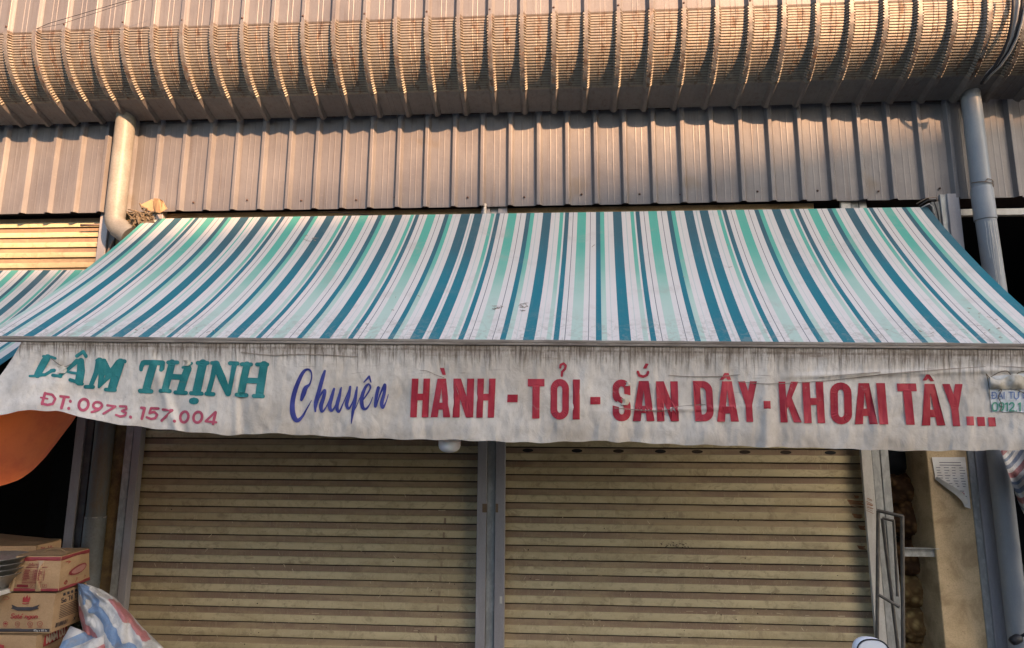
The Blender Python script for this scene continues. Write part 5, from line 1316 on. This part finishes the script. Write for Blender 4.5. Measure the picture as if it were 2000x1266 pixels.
# black plug on its cable at the lower right
pz = at(1984, 1248, -.5)
PG = empty('power_plug', pz, 'black plug on a cable at the lower right corner', 'plug')
o = MB(); d1 = (at(2010, 1235, -.5)-pz).normalized(); o.tube([at(1975, 1255, -.5), at(1979, 1252, -.5), at(1990, 1246, -.5), at(1994, 1243, -.5)], [.022, .030, .030, .014], 10); o.build('plug_body', M['wire'], PG, smooth=True)
o = MB(); o.tube([at(1994, 1243, -.5), at(2010, 1235, -.5), at(2050, 1205, -.48), at(2100, 1180, -.4)], .010, 8); o.build('cord', M['wire'], PG, smooth=True)
# cardboard scraps and tangle where the left pipe meets the awning
def scrap(pts, Y, mat, label, name='cardboard_scrap', th=.006, cat='scrap', group='cardboard scraps by the left pipe'):
    vs = [at(x, y, Y-dy) for x, y, dy in pts]; n = len(vs)
    o = MB(); o.add(vs+[v+Vector((.0, th, .001)) for v in vs], [tuple(range(n)), tuple(range(2*n-1, n-1, -1))]+[(i, n+i, n+(i+1) % n, (i+1) % n) for i in range(n)])
    ob = o.build(name, mat); return tag(ob, label, cat, group)
scrap([(275, 400, .03), (297, 389, .0), (313, 410, .05), (308, 415, .09), (285, 410, .06)], -.10, M['card'], 'flat cardboard scrap leaning left, above the awning corner')
scrap([(300, 387, .0), (309, 388, .02), (313, 417, .08), (304, 414, .08), (300, 403, .04)], -.13, M['card_in'], 'narrow upright cardboard scrap above the awning corner')
scrap([(310, 388, .0), (318, 392, .03), (326, 408, .03), (314, 415, .05)], -.11, M['card'], 'crumpled right-hand cardboard scrap above the awning corner')
M['nest'] = grimy('dusty_brown_rags', (0.16, 0.12, 0.08), (0.28, 0.22, 0.15), 30, .8, .95, bump=.8)
tn = MB()
for i in range(46):
    x, y = random.uniform(258, 300), random.uniform(414, 444); 
    if (x-258)*.55 + (444-y)*.9 < 8 or x > 300: continue
    p = [at(x+random.uniform(-6, 6)*k, y+random.uniform(-6, 6)*k, -.12-random.uniform(0, .06)) for k in range(4)]
    tn.tube(p, random.uniform(.004, .011), 5)
blob_c = at(280, 432, -.08)
ob = blob('rag_bundle', blob_c, .085, M['nest'], 5, 'dusty brown rag bundle wedged between the bent pipe and the awning', 'rags', nz=.9, sc=(1.1, .6, .7))
tg = tn.build('twig_tangle', M['nest']); tag(tg, 'tangle of dry twigs and string on the rag bundle by the bent pipe', 'twigs'); tg['kind'] = 'stuff'
# bracket and wires at the awning's right end
eb = MB(); a = TR
eb.box(a.x+.01, a.x+.07, -.16, .0, a.z-.16, a.z+.03); eb.build('end_bracket', M['darksteel'], A)
eb = MB(); a = TL; eb.box(a.x-.05, a.x-.012, -.12, .0, a.z-.12, a.z+.03); eb.build('end_bracket', M['darksteel'], A)
for i, pts in enumerate(([(1790, 398), (1810, 387), (1829, 385), (1832, 400), (1833, 428)], [(1795, 402), (1812, 391), (1824, 392), (1830, 410), (1834, 432)], [(1800, 405), (1815, 398), (1822, 404), (1826, 425)])):
    cable('wire', [at(x, y, -.15-.01*i) for x, y in pts], .0045, M[['rust', 'wire', 'wire_grey'][i]], ['brown', 'black', 'grey'][i]+' wire bent over the right end of the awning roller', 'wire', 'wires at the right end of the roller')
cable('wire', [at(640, 414, -.05), at(720, 420, -.05), at(800, 425, -.05), at(905, 424, -.05)], .004, M['wire'], 'dark wire lying in the gap above the awning, left of centre', 'wire')
cable('rod', [at(960, 421, -.06), at(1010, 419, -.06), at(1052, 415, -.06)], .005, M['rust'], 'thin brown rod in the gap above the awning, right of centre', 'rod')
o = MB(); o.tube([at(158, 440, .05), at(206, 439, .05)], .012, 8); tag(o.build('rod', M['rust'], smooth=True), 'short dark rod in front of the upper left shutter', 'rod')
o = MB(); o.tube([at(222, 470, .0), at(205, 505, .0)], .012, 8); tag(o.build('rod', M['rust'], smooth=True), 'slanting dark rod beside the bent pipe', 'rod')
cl = MB(); p = roll_point(262, 2, .05); cl.box(p.x-.012, p.x+.012, p.y-.03, p.y+.02, p.z-.02, p.z+.05); cl.box(p.x-.02, p.x+.05, p.y-.02, p.y, p.z+.035, p.z+.05); tag(cl.build('clip', M['rust']), 'small rusty clip on a roof rib at the very top left', 'clip')

# ------------------------------------------------------------------ across the street, behind the camera
HW = grimy('ochre_house_wall', (0.30, 0.25, 0.17), (0.22, 0.19, 0.14), 1.5, .6, .9)
HR = grimy('red_tile_roof', (0.26, 0.11, 0.07), (0.2, 0.08, 0.05), 2, .6, .8)
tanel = math.tan(SUN_EL)/math.cos(SUN_AZ)           # rise per metre towards the street
shift = math.tan(SUN_AZ)
YH = -32.0
def street_pt(px, py):
    w_ = at(px, py, 0); k = -YH
    return Vector((w_.x+shift*k, YH, w_.z+tanel*k))
e0, e1 = street_pt(240, 478), street_pt(1760, 200)
sl_ = (e1.z-e0.z)/(e1.x-e0.x)
xA, xB = e0.x-24, e1.x+8
H = empty('unseen_shade_house', ((xA+xB)/2, YH-4, 0), 'unseen tall house across the street, shaped to shade the shop front', 'building')  # unseen house, roofline and width shaped to shade the wall and ground
o = MB(); zA, zB = e0.z+sl_*(xA-e0.x), e0.z+sl_*(xB-e0.x)
o.add([(xA, YH, 0), (xB, YH, 0), (xB, YH, zB-.3), (xA, YH, zA-.3), (xA, YH-9, 0), (xB, YH-9, 0), (xB, YH-9, zB-.3), (xA, YH-9, zA-.3)], [(0, 1, 2, 3), (1, 5, 6, 2), (5, 4, 7, 6), (4, 0, 3, 7)]); o.build('wall', HW, H)
o = MB(); o.add([(xA-.3, YH+.0, zA-.25), (xB+.3, YH+.0, zB-.25), (xB+.3, YH-9.3, zB-.25), (xA-.3, YH-9.3, zA-.25)]+[(xA-.3, YH+.0, zA), (xB+.3, YH+.0, zB), (xB+.3, YH-9.3, zB), (xA-.3, YH-9.3, zA)], [(0, 3, 2, 1), (4, 5, 6, 7), (0, 1, 5, 4), (1, 2, 6, 5), (2, 3, 7, 6), (3, 0, 4, 7)]); o.build('roof', HR, H)
for fl_i in range(3):
    for k in range(8):
        x = xA+2+k*(xB-xA-3)/8; z = 2.0+fl_i*4.0
        o = MB(); o.box(x, x+1.2, YH+.0, YH+.05, z, z+1.4); o.build('window', M['plate'], H)
o2 = grimy('grey_house_wall', (0.22, 0.21, 0.19), (0.16, 0.15, 0.14), 1.5)
H2 = empty('low_shop', (-6, -19, 0), 'low grey shop row across the street', 'building')
o = MB(); o.box(-30, 2, -26, -20, 0, 4.4); o.build('wall', o2, H2); o = MB(); o.box(-30.3, 2.3, -26.3, -19.6, 4.4, 4.6); o.build('roof', HR, H2)
